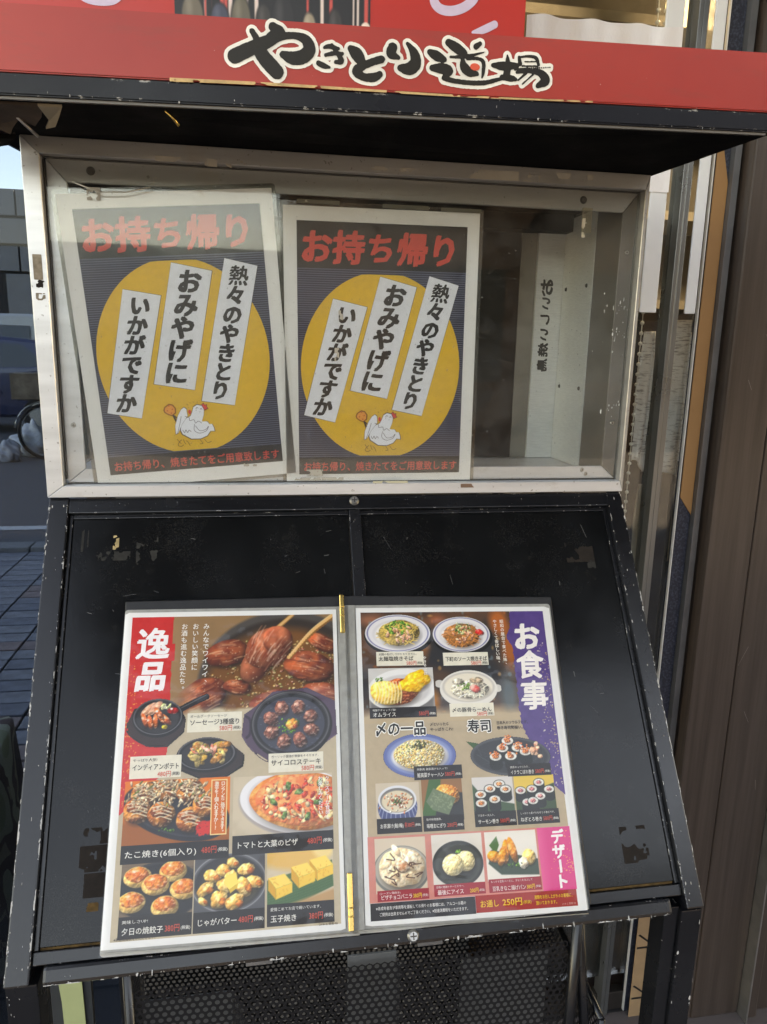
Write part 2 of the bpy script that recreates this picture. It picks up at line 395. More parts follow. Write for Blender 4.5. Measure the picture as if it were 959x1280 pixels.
_gl = {}
_tc = bpy.data.curves.new('glyph', 'FONT'); _to = bpy.data.objects.new('glyph', _tc); COL.objects.link(_to)
def glyph(ch, off=0., res=2):
    k = (ch, off, res)
    if k not in _gl:
        _tc.body = ch; _tc.resolution_u = res; _tc.offset = off; _tc.size = 1; bpy.context.view_layer.update()
        ev = _to.evaluated_get(bpy.context.evaluated_depsgraph_get()); me = ev.to_mesh()
        V = np.array([v.co[:2] for v in me.vertices]).reshape(-1, 2); F = [tuple(p.vertices) for p in me.polygons]
        ev.to_mesh_clear()
        wide = ord(ch) > 0x2e80
        adv = 1.0 if wide else ((V[:, 0].max()+.06) if len(V) else .3)
        _gl[k] = (V, F, adv)
    return _gl[k]
class Letter:
    """lettering laid out in millimetres, y down; one mesh"""
    def __init__(s): s.V = []; s.F = []; s.n = 0
    def add(s, ch, x, y, size, off=0., sx=1., ang=0., z=0., rot=0., nib=None, shear=0., res=2):
        V, F, adv = glyph(ch, 0., res)
        if len(V) == 0: return
        if off and nib is None: nib = [(0, 0), (off*1.5, 0), (off*.4, off)] if off < .05 else [(off*math.cos(a), off*math.sin(a)) for a in np.linspace(0, 6.28, 11)[:-1]]
        elif off >= .05: nib = [(p+off*math.cos(a), q+off*math.sin(a)) for p, q in nib[::2] for a in np.linspace(0, 6.28, 9)[:-1]]
        for q, (nx_, ny_) in enumerate(nib or [(0, 0)]):
            U = (V-np.array([.5 if ord(ch) > 0x2e80 else 0, .38]))
            if rot: U = np.stack([U[:, 1], -U[:, 0]], 1)
            U = U+np.array([nx_, ny_]); U = U*np.array([sx, 1.])*size
            U[:, 0] += U[:, 1]*shear
            c, d = math.cos(ang), math.sin(ang); px = x+c*U[:, 0]+d*U[:, 1]; py = y-(-d*U[:, 0]+c*U[:, 1])
            s.V.append(np.stack([px, py, np.full(len(px), z+q*.006)], 1)); s.F += [tuple(i+s.n for i in f_) for f_ in F]; s.n += len(px)
    def h(s, txt, x0, x1, y, size, off=0., **k):
        """horizontal line squeezed between x0 and x1, centred on y"""
        adv = [glyph(c, 0., k.get('res', 2))[2] for c in txt]; tot = sum(adv)*size; sx = (x1-x0)/tot if x1 else 1.; x = x0
        for c, a in zip(txt, adv):
            cx = x+(.5*a*size*sx if ord(c) > 0x2e80 else 0)
            s.add(c, cx, y, size, off, sx=sx, **k); x += a*size*sx
        return s
    def v(s, txt, x, y0, y1, size, off=0., dx=0., **k):
        st = (y1-y0)/len(txt)
        for i, c in enumerate(txt):
            t = (i+.5)/len(txt); xx = x+dx*t; yy = y0+st*(i+.5)
            if c in 'ー~': s.add(c, xx, yy, size, off, rot=1, **k)
            elif c in '、。,': s.add(c, xx+size*.45, yy-size*.35, size, off, **k)
            elif ord(c) < 0x2e80: s.add(c, xx-size*.25, yy, size, off, **k)
            else: s.add(c, xx, yy, size, off, **k)
        return s
    def build(s, name, z, mat, parent, T=None):
        V = np.vstack(s.V); V = np.stack([V[:, 0]/1000, -V[:, 1]/1000, z+V[:, 2]/1000], 1)
        return meshob(name, V, s.F, mat, parent, T=T)
BRUSH = [(-.022, -.016), (0, 0), (.022, .014), (.0, .022), (.012, -.01)]
HVY2 = [(-.055, -.04), (-.03, -.01), (0, 0), (.035, .025), (.055, .04), (.0, .04), (.035, -.025), (-.035, .03), (-.01, -.035)]
MID = [(-.03, -.022), (0, 0), (.015, .01), (.03, .022), (.0, .026), (.018, -.014)]
HEAVY = [(-.045, -.035), (-.02, .0), (0, 0), (.03, .02), (.045, .035), (.0, .04), (.03, -.02), (-.03, .02)]
def quad(name, x0, y0, x1, y1, z, mat, parent, dx=0., T=None):
    """flat printed panel in page millimetres; dx leans the lower edge"""
    return meshob(name, [(x0/1000, -y0/1000, z), (x1/1000, -y0/1000, z), ((x1+dx)/1000, -y1/1000, z), ((x0+dx)/1000, -y1/1000, z)], [(3, 2, 1, 0)], mat, parent, T=T)

# ================================================================== THE STREET
GZ = 0.0
def ground_mat():
    t = NT('asphalt'); b = t.pb((.05, .05, .052), .85)
    t.c(t.mix(t.ramp(t.noise(90, 5), .35, .7), (.085, .087, .092), (.14, .14, .145)), b.inputs['Base Color'])
    t.bump(t.noise(300, 3), b, .4, .002); return t.m
tag(meshob('ground', [(-60, -40, 0), (60, -40, 0), (60, 120, 0), (-60, 120, 0)], [(0, 1, 2, 3)], ground_mat()), kind='structure')
pv = NT('paving_far'); b = pv.pb(None, .6)
br = pv.a('ShaderNodeTexBrick'); br.offset = 0; br.inputs['Scale'].default_value = 1; br.inputs['Brick Width'].default_value = .2; br.inputs['Row Height'].default_value = .1
br.inputs['Mortar Size'].default_value = .004; br.inputs['Color1'].default_value = (.10, .085, .085, 1); br.inputs['Color2'].default_value = (.13, .105, .10, 1); br.inputs['Mortar'].default_value = (.025, .025, .027, 1)
tc = pv.a('ShaderNodeTexCoord'); pv.c(tc.outputs['Object'], br.inputs[0]); pv.c(br.outputs[0], b.inputs['Base Color']); pv.bump(br.outputs[1], b, -.4, .004)
pave = tag(empty('pavement'), kind='structure')
X0, X1, Y0, Y1 = -1.8, -.2, .9, 3.9
z = .10
bm = bmesh.new()
for (a, b_, c, d) in ((-9, X0, -3.2, Y1), (X1, 9, -3.2, Y1), (X0, X1, -3.2, Y0)): bx(bm, a, b_, c, d, 0, z)
bmob('paving_field', bm, pv.m, pave)['kind'] = 'stuff'
box('mortar_bed', X0, X1, Y0, Y1, .0, z-.008, plain('mortar', (.018, .018, .02), .9), pave)
bm_ = [plain('paving_brick_%s' % n, c, .6, 0, .5, .35, 16, .3) for n, c in (('grey', (.25, .25, .27)), ('rust', (.30, .20, .18)), ('slate', (.18, .19, .22)))]
proto = []
for q in range(3):
    bm = bmesh.new(); bx(bm, -.0955, .0955, -.0452, .0452, -.05, 0, .004); me = bpy.data.meshes.new('brick'); bm.to_mesh(me); bm.free(); me.materials.append(bm_[q]); proto.append(me)
for j in range(30):
    for i in range(8):
        y = Y0+.05+j*.1; o = bpy.data.objects.new('brick', proto[RNG.choice(3, p=[.3, .5, .2] if y < 2.4 else [.45, .1, .45])])  # farther rows greyer and bluer: sky reflection painted into the brick mix
        o.location = (X0+.1+i*.2, y, z+RNG.uniform(-.0015, .0015)); o.rotation_euler = (RNG.uniform(-.006, .006), RNG.uniform(-.004, .004), RNG.uniform(-.006, .006)); link(o, pave)
kerb = tag(empty('kerb'), kind='structure'); kmat = plain('kerb_concrete', (.26, .26, .26), .8, 0, .3, .15, 12, .2)
for i in range(18):
    link(bpy.data.objects.new('kerb_stone', box('t', 0, .59, 3.91, 4.06, 0, .125, kmat, None, .006).data), kerb).location.x = -9+i*.6
    bpy.data.objects.remove(bpy.data.objects['t'])
white = plain('road_paint', (.7, .7, .68), .7)
tag(meshob('road_line', [(-30, 4.9, .004), (10, 4.9, .004), (10, 5.02, .004), (-30, 5.02, .004)], [(0, 1, 2, 3)], white), kind='structure')

# far building clad in grey panels
bld = empty('panel_clad_building', 'low slate grey building clad in staggered rectangular panels across the street', 'building')
clad = plain('grey_cladding', (.17, .185, .205), .45, 0, .5, .08, 3); dark = plain('dark_joint', (.02, .022, .025), .8); winm = plain('dark_window', (.03, .045, .05), .08, 0, .8)
box('wall', -22, -1.2, 22.05, 30, 0, 5.5, dark, bld)
rows = [(5.5, 4.78, 1.55), (4.76, 4.05, 1.55), (4.03, 3.32, 1.55), (3.30, 2.08, .78)]
for k, (zt, zb, w) in enumerate(rows):
    x = -14-(k % 2)*.6*w
    while x < -2.2:
        if k == 3 and abs(x+8.1) < .85: x += w; continue
        x2 = min(x+w-.05, -1.3); box('cladding_panel', x, x2, 21.97, 22.05, zb+.03, zt-.03, clad, bld, .008); x += w
w_ = box('window', -8.85, -7.15, 22.0, 22.06, 2.12, 3.26, dark, bld); box('pane', -8.78, -7.22, 21.985, 22.0, 2.2, 3.2, winm, w_)
box('fascia_board', -22, -1.2, 21.9, 22.05, 1.72, 2.04, plain('grey_board', (.16, .165, .17), .6), bld)
box('shop_shutter', -22, -1.2, 22.0, 22.05, 0, 1.7, plain('shutter_grey', (.07, .075, .085), .5), bld)

def wheel(parent, x, y, zc, rad, wd):
    rub = plain('tyre_rubber', (.015, .015, .016), .8) if 'tyre_rubber' not in bpy.data.materials else bpy.data.materials['tyre_rubber']
    w = empty('wheel', parent=parent); w.location = (x, y, zc)
    bm = bmesh.new(); bmesh.ops.create_cone(bm, cap_ends=True, segments=28, radius1=rad, radius2=rad, depth=wd, matrix=Matrix.Rotation(math.pi/2, 4, 'X'))
    bmesh.ops.bevel(bm, geom=[e for e in bm.edges if len(e.link_faces) == 2 and e.calc_face_angle() > 1], offset=.03, segments=3, affect='EDGES'); bmob('tyre', bm, rub, w)
    bm = bmesh.new(); bmesh.ops.create_cone(bm, cap_ends=True, segments=24, radius1=rad*.62, radius2=rad*.62, depth=wd+.02, matrix=Matrix.Rotation(math.pi/2, 4, 'X'))
    bmob('rim', bm, M['steel'], w)
def car(name, label, x, y, L_, H_, W_, prof, glassprof, paint, split):
    c = empty(name, label, 'van' if 'van' in name else 'car'); c.location = (x, y, 0)
    T = np.array([[1, 0, 0, 0], [0, 0, -1, 0], [0, 1, 0, 0], [0, 0, 0, 1.]])
    o = prism('body', prof, (-W_/2, W_/2), paint, c, .05, T)
    for v in o.data.vertices:
        if v.co.z > H_*.55: v.co.y *= 1-.14*(v.co.z-H_*.55)/(H_*.45)
    for s_ in (-1, 1):
        for gp in glassprof:
            g = prism('side_window', gp, (-.006, .006), winm, c, 0, T)
            for v in g.data.vertices: v.co.y += s_*(W_/2*(1-.14*max(0, v.co.z-H_*.55)/(H_*.45))+.004)
        for wx in split: wheel(c, wx, s_*(W_/2-.09), .31, .31, .19)
        h = box('headlight', -L_/2-.012, -L_/2+.1, s_*W_*.36-.13, s_*W_*.36+.13, .62, .76, plain('lamp_glass', (.6, .6, .6), .1) if 'lamp_glass' not in bpy.data.materials else bpy.data.materials['lamp_glass'], c, .01)
    box('bumper', -L_/2-.04, -L_/2+.06, -W_*.46, W_*.46, .24, .48, paint, c, .03)
    return c
def dup_van():
    pass
blue = plain('blue_car_paint', (.012, .028, .085), .18, .3, .6, .1, 5, 0, .8); whitep = plain('white_car_paint', (.55, .56, .55), .3, 0, .5, .04, 5, 0, .6)
car('parked_car', 'dark blue parked hatchback with rounded roof beyond the bicycle', -4.3, 12.2, 3.9, 1.5, 1.65,
    [(-1.95, .25), (-1.95, .75), (-1.75, .92), (-1.0, 1.02), (-.45, 1.42), (.3, 1.5), (1.25, 1.42), (1.75, 1.05), (1.93, .95), (1.95, .25)],
    [[(-.85, 1.02), (-.38, 1.36), (.1, 1.42), (.1, 1.0)], [(.18, 1.0), (.18, 1.42), (.95, 1.36), (1.35, 1.04)]], blue, (-1.2, 1.2))
car('delivery_van', 'tall white van parked behind the dark blue car', -6.2, 15.8, 4.4, 1.95, 1.75,
    [(-2.2, .3), (-2.2, 1.0), (-1.9, 1.2), (-1.45, 1.85), (-1.2, 1.93), (2.15, 1.95), (2.2, 1.85), (2.2, .3)],
    [[(-1.75, 1.2), (-1.4, 1.72), (-.7, 1.74), (-.7, 1.2)], [(-.6, 1.2), (-.6, 1.74), (.7, 1.74), (.7, 1.2)], [(.8, 1.2), (.8, 1.74), (2.0, 1.72), (2.0, 1.2)]], whitep, (-1.4, 1.4))

# bicycle with a carton on its rear rack
bk = empty('bicycle', 'dark bicycle parked side-on with a brown carton on its carrier', 'bicycle'); bk.location = (-2.3, 8.6, .0); bk.rotation_euler = (0, 0, .1)
fr = plain('bicycle_frame', (.02, .022, .03), .35); rub = bpy.data.materials['tyre_rubber']
for wx in (0, 1.08):
    wv = empty('wheel', parent=bk); wv.location = (wx, 0, .335)
    ring = [(math.cos(a)*.32, 0, math.sin(a)*.32) for a in np.linspace(0, 2*math.pi, 36, endpoint=False)]
    tube('tyre', ring, .022, rub, wv, 8, True); tube('rim', [(x_*.93, y_, z_*.93) for x_, y_, z_ in ring], .009, M['steel'], wv, 6, True)
    tube('hub', [(0, -.05, 0), (0, .05, 0)], .02, M['steel'], wv)
    sp = [tube('spoke', [(0, .02*(-1)**k, 0), (math.cos(a)*.3, 0, math.sin(a)*.3)], .0018, M['steel'], wv, 4) for k, a in enumerate(np.linspace(0, 2*math.pi, 16, endpoint=False))]
tube('frame', [(0, .03, .335), (.45, .03, .3), (.36, 0, .78), (0, .03, .335)], .014, fr, bk); tube('down_tube', [(.45, 0, .3), (.95, 0, .72)], .018, fr, bk); tube('top_tube', [(.38, 0, .6), (.93, 0, .80)], .016, fr, bk)
tube('fork', [(1.08, 0, .335), (1.02, 0, .55), (.93, 0, .92)], .014, fr, bk); tube('handlebar', [(.82, -.27, 1.0), (.95, -.2, 1.02), (.95, .2, 1.02), (.82, .27, 1.0)], .012, M['steel'], bk)
box('saddle', .22, .46, -.08, .08, .80, .87, rub, bk, .03); tube('crank', [(.45, .08, .3), (.45, .08, .13)], .01, M['steel'], bk); tube('mudguard', [(math.cos(a)*.365, 0, .335+math.sin(a)*.365) for a in np.linspace(.5, 3.0, 14)], .012, M['steel'], bk, 6)
tube('carrier', [(-.3, -.06, .72), (.3, -.06, .72), (.3, .06, .72), (-.3, .06, .72), (-.3, -.06, .72)], .007, fr, bk, 6)
tube('stand_leg', [(.0, .08, .3), (-.06, .15, .1)], .01, M['steel'], bk)
ct = empty('carton', 'scuffed brown carton strapped on the bicycle carrier', 'box'); ct.location = (-2.35, 8.6, .73); ct.rotation_euler = (0, 0, .1)
card = NT('cardboard'); b = card.pb(None, .85); card.c(card.mix(card.ramp(card.noise(9, 5, .7), .4, .65), (.16, .11, .075), (.36, .27, .19)), b.inputs['Base Color'])
box('carton_body', -.29, .2, -.17, .17, 0, .30, card.m, ct, .006); box('tape_strip', -.291, .201, -.025, .025, .3, .302, plain('parcel_tape', (.4, .32, .2), .3), ct)
def bag(name, label, x, y, s_, col, seed, group=None):
    bm = bmesh.new(); bmesh.ops.create_icosphere(bm, subdivisions=4, radius=1); rs = np.random.default_rng(seed); ph = rs.uniform(0, 6, 8)
    for v in bm.verts:
        p = v.co.copy(); n = math.sin(p.x*5+ph[0])*math.cos(p.y*4+ph[1])*.16+math.sin(p.z*9+p.x*7+ph[2])*.09+math.sin(p.y*13+p.z*6+ph[3])*.06+math.sin(p.x*19+p.z*17+ph[4])*.03
        top = max(0, p.z-.55); v.co = Vector((p.x*(1+n-top*1.3), p.y*(.8+n-top*1.1), max(-.72, p.z*(.9+n))+top*.5))*s_
    o = bmob(name, bm, plain(name+'_film', col, .3, 0, .6, .25, 8, .6), None, True); o.location = (x, y, z+.72*s_-.1); return tag(o, label, 'bag', group)
bag('plastic_bag', 'stuffed white plastic bag standing against the bicycle wheel', -2.56, 8.9, .23, (.62, .63, .64), 3)
bag('plastic_bag', 'smaller grey plastic bag slumped on the road left of the bicycle', -2.72, 8.45, .14, (.42, .43, .46), 5)
cr = empty('crate', 'pale yellow plastic crate behind the bicycle wheel', 'crate'); cr.location = (-2.12, 8.95, 0)
ym = plain('yellow_plastic', (.55, .52, .33), .5)
for a in (-.2, .19): box('end_wall', a, a+.01, -.15, .15, 0, .3, ym, cr)
for a in (-.15, .14): box('side_wall', -.19, .19, a, a+.01, 0, .3, ym, cr)
box('floor', -.19, .19, -.14, .14, .01, .02, ym, cr)

# leaf-print cloth on a made-up stool, standing in for the viewer's reflected clothes
leaf = NT('leaf_print_cloth'); b = leaf.pb(None, .85)
vor = leaf.a('ShaderNodeTexVoronoi', feature='SMOOTH_F1'); vor.inputs['Scale'].default_value = 10; vor.inputs['Smoothness'].default_value = .15
tc = leaf.a('ShaderNodeTexCoord'); mp = leaf.a('ShaderNodeMapping'); mp.inputs['Scale'].default_value = (1, 1, .45); mp.inputs['Rotation'].default_value = (.3, .5, .4)
ns = leaf.a('ShaderNodeTexNoise'); ns.inputs['Scale'].default_value = 5; leaf.c(tc.outputs['Object'], ns.inputs[0])
mxv = leaf.a('ShaderNodeMix', data_type='RGBA'); mxv.inputs[0].default_value = .25; leaf.c(tc.outputs['Object'], mxv.inputs[6]); leaf.c(ns.outputs[1], mxv.inputs[7]); leaf.c(mxv.outputs[2], mp.inputs[0]); leaf.c(mp.outputs[0], vor.inputs['Vector'])
rp = leaf.a('ShaderNodeValToRGB'); rp.color_ramp.interpolation = 'CONSTANT'; el = rp.color_ramp.elements; el[0].position = 0; el[0].color = (.55, .60, .36, 1); el[1].position = .30; el[1].color = (.74, .75, .54, 1)
for p_, c_ in ((.50, (.26, .17, .15)), (.60, (.62, .56, .40)), (.66, (.17, .12, .12))): e_ = el.new(p_); e_.color = (*c_, 1)
leaf.c(vor.outputs['Distance'], rp.inputs[0]); leaf.c(rp.outputs[0], b.inputs['Base Color'])
st = empty('stool', 'made-up low wooden stool holding up a leaf-print cloth', 'stool'); wd = plain('stool_wood', (.2, .12, .07), .5)
box('seat', -.64, -.33, .50, .80, .52, .545, wd, st)
for a in (-.62, -.37):
    for c_ in (.52, .76): box('leg', a, a+.025, c_, c_+.025, .1, .52, wd, st)
V = []; F = []; NA, NB = 60, 16
for j in range(NB+1):
    for i in range(NA):
        a = 2*math.pi*i/NA; t_ = j/NB; sq = 1/max(abs(math.cos(a)), abs(math.sin(a)))**.75
        if t_ < .3: rr = .17*sq*(t_/.3); zz = .555
        else: q_ = (t_-.3)/.7; rr = .17*sq+q_*(.02+.018*math.sin(a*9+1)+.01*math.sin(a*17)); zz = .555-.43*q_+.012*math.sin(a*5)*q_
        V.append((-.485+rr*math.cos(a), .65+rr*math.sin(a), zz))
for j in range(NB):
    for i in range(NA): F.append((j*NA+i, j*NA+(i+1) % NA, (j+1)*NA+(i+1) % NA, (j+1)*NA+i))
tag(meshob('reflected_clothes', V, F, leaf.m, None, True), 'olive and brown leaf-print cloth standing in for clothes reflected left of the menu stand', 'cloth')

# ================================================================== THE SHOP
wallm = plain('shop_wall_render', (.10, .095, .09), .8, 0, .3, .15, 8, .15); woodm = NT('stained_wood'); b = woodm.pb(None, .3)
gr = woodm.noise(18, 7, .7, stretch=(5, 5, .12)); woodm.c(woodm.mix(woodm.ramp(gr, .30, .75), (.040, .028, .023), (.085, .062, .052)), b.inputs['Base Color']); woodm.bump(gr, b, .12, .001)
shop = empty('shop_building', 'dark fronted restaurant building behind the menu stand', 'building')
box('front_wall', -.005, .56, .30, .42, 0, 19, wallm, shop)
box('upper_wall', .56, 60, .42, .6, 2.6, 19, wallm, shop)
box('side_wall', -.005, .12, .42, 20, 0, 19, wallm, shop)
box('roof', -.02, 60, .45, 20, 19, 19.2, wallm, shop)
box('back_wall', .12, 60, 19.9, 20, 0, 19, wallm, shop)
box('added_eave', -.5, 12, -2.1, .45, 2.75, 2.9, plain('added_eave_board', (.035, .028, .022), .7), shop)  # overhang out of view, added to block sky light and its reflections
box('end_wall', 59.9, 60, .6, 19.9, 0, 19, wallm, shop)
box('right_wall', 1.45, 60, .32, .42, 0, 2.6, wallm, shop)
box('lintel', .56, 1.45, .30, .42, 2.45, 2.6, wallm, shop)
inn = plain('interior_cream', (.26, .245, .21), .8); inf = plain('interior_floor', (.08, .06, .05), .6)
box('interior_floor', .12, 7.9, .42, 4.0, 0, .11, inf, shop); box('interior_partition', .12, 7.9, 3.2, 3.3, .11, 2.7, plain('interior_dark', (.06, .05, .045), .7), shop); box('interior_ceiling', .12, 7.9, .45, 3.2, 2.7, 2.75, inn, shop)  # partition coloured dark as the interior shade
# wood door frame
dfm = empty('door_frame', 'dark stained timber door jamb to the right of the sliding door', 'door frame')
box('jamb_board', .951, 1.030, .262, .31, .1, 2.45, woodm.m, dfm, .003)
for a, b_, y0 in ((.945, .951, .30), (1.0305, 1.13, .2605), (1.134, 1.16, .245), (1.163, 1.45, .26)):
    box('jamb_board', a, b_, y0, .33, .1, 2.45, woodm.m, dfm, .003)
for k in range(9):
    x_, z_ = RNG.uniform(.96, 1.12), RNG.uniform(.5, 1.7); a_ = RNG.uniform(-.6, .9); l_ = RNG.uniform(.01, .05); y_ = .2614 if x_ < 1.0295 else .2599
    x2_ = min(x_+l_*math.sin(a_), 1.029) if x_ < 1.0295 else max(1.032, x_+l_*math.sin(a_)); 
    meshob('scratch', [(x_, y_, z_), (x2_, y_, z_-l_), (x2_+.0006, y_, z_-l_), (x_+.0009, y_, z_)], [(0, 1, 2, 3)], plain('wood_scratch', (.2, .17, .15), .7) if k == 0 else bpy.data.materials['wood_scratch'], dfm)
box('metal_trim', 1.1305, 1.1335, .235, .31, .1, 2.45, M['steel'], dfm)
box('metal_trim', .934, .9445, .285, .31, .1, 2.45, plain('grey_trim', (.16, .165, .175), .35, .6), dfm)
# sliding glass door
dr = empty('sliding_door', 'aluminium framed glass sliding door behind the right side of the stand', 'door')
dal = plain('door_aluminium', (.20, .21, .21), .28, .75, .5, .08, 14)
for a, b_ in ((.56, .578), (.872, .884)): pass
box('stile', .560, .585, .296, .325, .1, 2.45, dal, dr, .002)
box('stile', .854, .861, .288, .32, .1, 2.45, dal, dr, .001); box('stile', .8635, .872, .292, .32, .1, 2.45, dal, dr, .001)
box('edge_strip', .9078, .9094, .297, .303, .1, 2.45, plain('white_strip', (.75, .73, .7), .4), dr)
box('bottom_rail', .585, .93, .303, .322, .1, .14, M['dark_steel'], dr, .002)
box('glass_pane', .585, .854, .306, .310, .18, 2.45, thin_glass('door_glass', .9, (.95, .97, .96), .02, .03), dr)
box('glass_pane', .872, .9075, .306, .310, .18, 2.45, bpy.data.materials['door_glass'], dr)
navy = NT('navy_granite_film'); b = navy.pb(None, .5); navy.c(navy.mix(navy.ramp(navy.noise(260, 3), .45, .7), (.012, .016, .03), (.05, .06, .09)), b.inputs['Base Color'])
box('filler_strip', .9105, .9335, .297, .312, .1, 2.45, navy.m, dr)
orange = plain('orange_board', (.36, .18, .075), .55, 0, .4, .06, 12)
def sheet(name, pts, y, th_, mat, label=None, cat=None, parent=None, bev=0.):
    T = np.array([[1, 0, 0, 0], [0, 0, 1, y], [0, 1, 0, 0], [0, 0, 0, 1.]])
    o = prism(name, pts, (-th_/2, th_/2), mat, parent, bev, T); 
    if label: tag(o, label, cat)
    return o
ob = sheet('orange_board', [(.9108, 1.13), (.9332, 1.10), (.9332, 1.62), (.9225, 1.66), (.9108, 1.71)], .2955, .002, orange, 'long orange-brown board strip taped inside the door edge', 'board')
oc = empty('marked_board', 'lower tan board strip with drawn black arrow marks beside the door', 'board')
sheet('board_strip', [(.912, .10), (.9525, .10), (.9525, .42), (.912, .42)], .2835, .002, plain('tan_board', (.40, .25, .14), .6), parent=oc)
blk = plain('marker_black', (.012, .011, .01), .5)
for zz in (.395, .285, .17):
    sheet('arrow_mark', [(.914, zz-.026), (.9505, zz-.026), (.9505, zz-.030), (.914, zz-.030)], .2823, .0004, blk, parent=oc); sheet('arrow_mark', [(.914, zz), (.918, zz+.002), (.9505, zz-.026), (.9465, zz-.0262)], .2823, .0004, blk, parent=oc)
# roller blinds, curtains, chains, sheet and lamp inside the door
blind = plain('blind_white', (.80, .82, .84), .35, 0, .5, .05, 9)
for k, (a, b_, lab) in enumerate(((.806, .834, 'wider white hanging panel on the door glass next to the glass case'), (.882, .9005, 'narrow white hanging panel between the door stile and the orange board'))):
    o = box('hanging_panel', a, b_, .292, .2955, 1.425, 2.3, blind, None, .002); tag(o, lab, 'blind')
mel = NT('melange_cloth'); b = mel.pb(None, .9); mel.c(mel.mix(mel.ramp(mel.noise(60, 3, .6, stretch=(1, 1, 5)), .52, .7), (.72, .73, .74), (.25, .25, .26)), b.inputs['Base Color']); mel.bump(mel.noise(400, 2), b, .2)
def curtain(name, top, bot, z1, z0, y, lab, mat, amp=.008):
    V = []; F = []; NX, NZ = 24, 30
    for j in range(NZ+1):
        t_ = j/NZ; a = top[0]*(1-t_)+bot[0]*t_; b_ = top[1]*(1-t_)+bot[1]*t_
        for i in range(NX+1):
            s_ = i/NX; V.append((a+(b_-a)*s_, y+amp*math.sin(s_*9+t_*1.4)+.004*math.sin(t_*5+s_*3), z1+(z0-z1)*t_+.012*math.sin(s_*3+1)*t_))
    for j in range(NZ):
        for i in range(NX): q = j*(NX+1)+i; F.append((q, q+1, q+NX+2, q+NX+1))
    o = meshob(name, V, F, mat, None, True); so_ = o.modifiers.new('s', 'SOLIDIFY'); so_.thickness = .0025
    return tag(o, lab, 'curtain')
curtain('cloth_panel', (.862, .884), (.858, .884), 1.40, 1.17, .375, 'narrow pale mottled cloth hanging beside the glass case edge', mel.m, .003)
curtain('cloth_panel', (.908, 1.0), (.882, .985), 1.42, 1.15, .375, 'wide pale mottled cloth hanging across the door stile', mel.m)
dk = plain('interior_shade_navy', (.012, .014, .025), .85)
curtain('interior_dark_sheet', (.80, 1.15), (.80, 1.15), 1.42, .15, .43, 'dark navy cloth hanging behind the pale cloths', dk)  # dark sheet standing in for the shade inside the shop
curtain('pale_bag', (.872, .90), (.868, .885), 1.14, .99, .365, 'beige printed cloth hanging low behind the door glass', plain('beige_cloth', (.30, .27, .22), .8, 0, .3, .2, 40), .002)
curtain('grey_apron', (.84, .90), (.852, .872), .62, .12, .37, 'olive grey cloth hanging low behind the glass door', plain('olive_cloth', (.17, .17, .135), .85, 0, .3, .2, 9))
curtain('blue_apron', (.885, .93), (.884, .905), .62, .20, .38, 'bluish grey cloth hanging low beside the olive one', plain('bluegrey_cloth', (.26, .32, .40), .85, 0, .3, .2, 9))
def chain(label, x, y, z0, z1, group=None):
    bm = bmesh.new(); k = 0
    while z0+k*.0165 < z1: bmesh.ops.create_icosphere(bm, subdivisions=2, radius=.0034, matrix=Matrix.Translation((x, y, z0+k*.0165))); k += 1
    bmesh.ops.create_cone(bm, segments=6, radius1=.0008, radius2=.0008, depth=z1-z0, matrix=Matrix.Translation((x, y, (z0+z1)/2)))
    tag(bmob('bead_chain', bm, plain('bead_white', (.6, .6, .57), .3), None, True), label, 'chain', group)
chain('white bead chain hanging beside the glass case', .838, .34, .9, 1.43); chain('left one of two bead chains above the sign at the white sheet', .817, .338, 1.83, 2.3); chain('right one of two bead chains above the sign at the white sheet', .829, .338, 1.83, 2.3)
shm = NT('thin_white_sheet'); b = shm.pb((.88, .86, .88), .35); shm.bump(shm.noise(60, 4, .6, stretch=(1, 1, .5)), b, .5, .004)
V = []; F = []
for j in range(13):
    for i in range(41):
        s_ = i/40; t_ = j/12; V.append((.597+s_*.236, .290+.002*math.sin(s_*17+t_*2)+.001*math.sin(s_*41), 1.60+t_*(.220+.002*s_+.002*math.sin(s_*20))))
for j in range(12):
    for i in range(40): q = j*41+i; F.append((q, q+1, q+42, q+41))
tag(meshob('white_sheet', V, F, shm.m, None, True), 'creased translucent white sheet on the door glass above the sign', 'sheet')
lamp = empty('globe_lamp', 'lit warm white globe lamp inside the shop door', 'lamp'); lamp.location = (1.175, .9, 2.13)
em = NT('lit_globe'); e = em.a('ShaderNodeEmission'); e.inputs[0].default_value = (1, .86, .55, 1); e.inputs[1].default_value = .35; em.c(e.outputs[0], em.out.inputs[0])
bm = bmesh.new(); bmesh.ops.create_uvsphere(bm, u_segments=24, v_segments=14, radius=.045); bmob('globe', bm, em.m, lamp, True)
ld = bpy.data.lights.new('lamp_light', 'POINT'); ld.energy = 4.5; ld.color = (1, .88, .7); ld.shadow_soft_size = .05; lo = bpy.data.objects.new('lamp_light', ld); COL.objects.link(lo); lo.parent = lamp; lo.location = (0, -.09, -.03)
tube('cord', [(0, 0, .045), (0, 0, .57)], .004, blk, lamp); bm = bmesh.new(); bmesh.ops.create_cone(bm, cap_ends=True, segments=16, radius1=.03, radius2=.015, depth=.04, matrix=Matrix.Translation((0, 0, .055))); bmob('lamp_holder', bm, M['dark_steel'], lamp)
shf = empty('wall_shelf', 'cream shelf unit on the wall inside the shop', 'shelf'); 
for zz in (1.5, 1.75, 2.0, 2.25): box('shelf_board', .45, 1.9, 1.3, 1.55, zz, zz+.025, inn, shf)
box('back_board', .45, 1.9, 1.55, 1.57, 1.2, 2.6, plain('shelf_back', (.16, .15, .13), .7), shf)
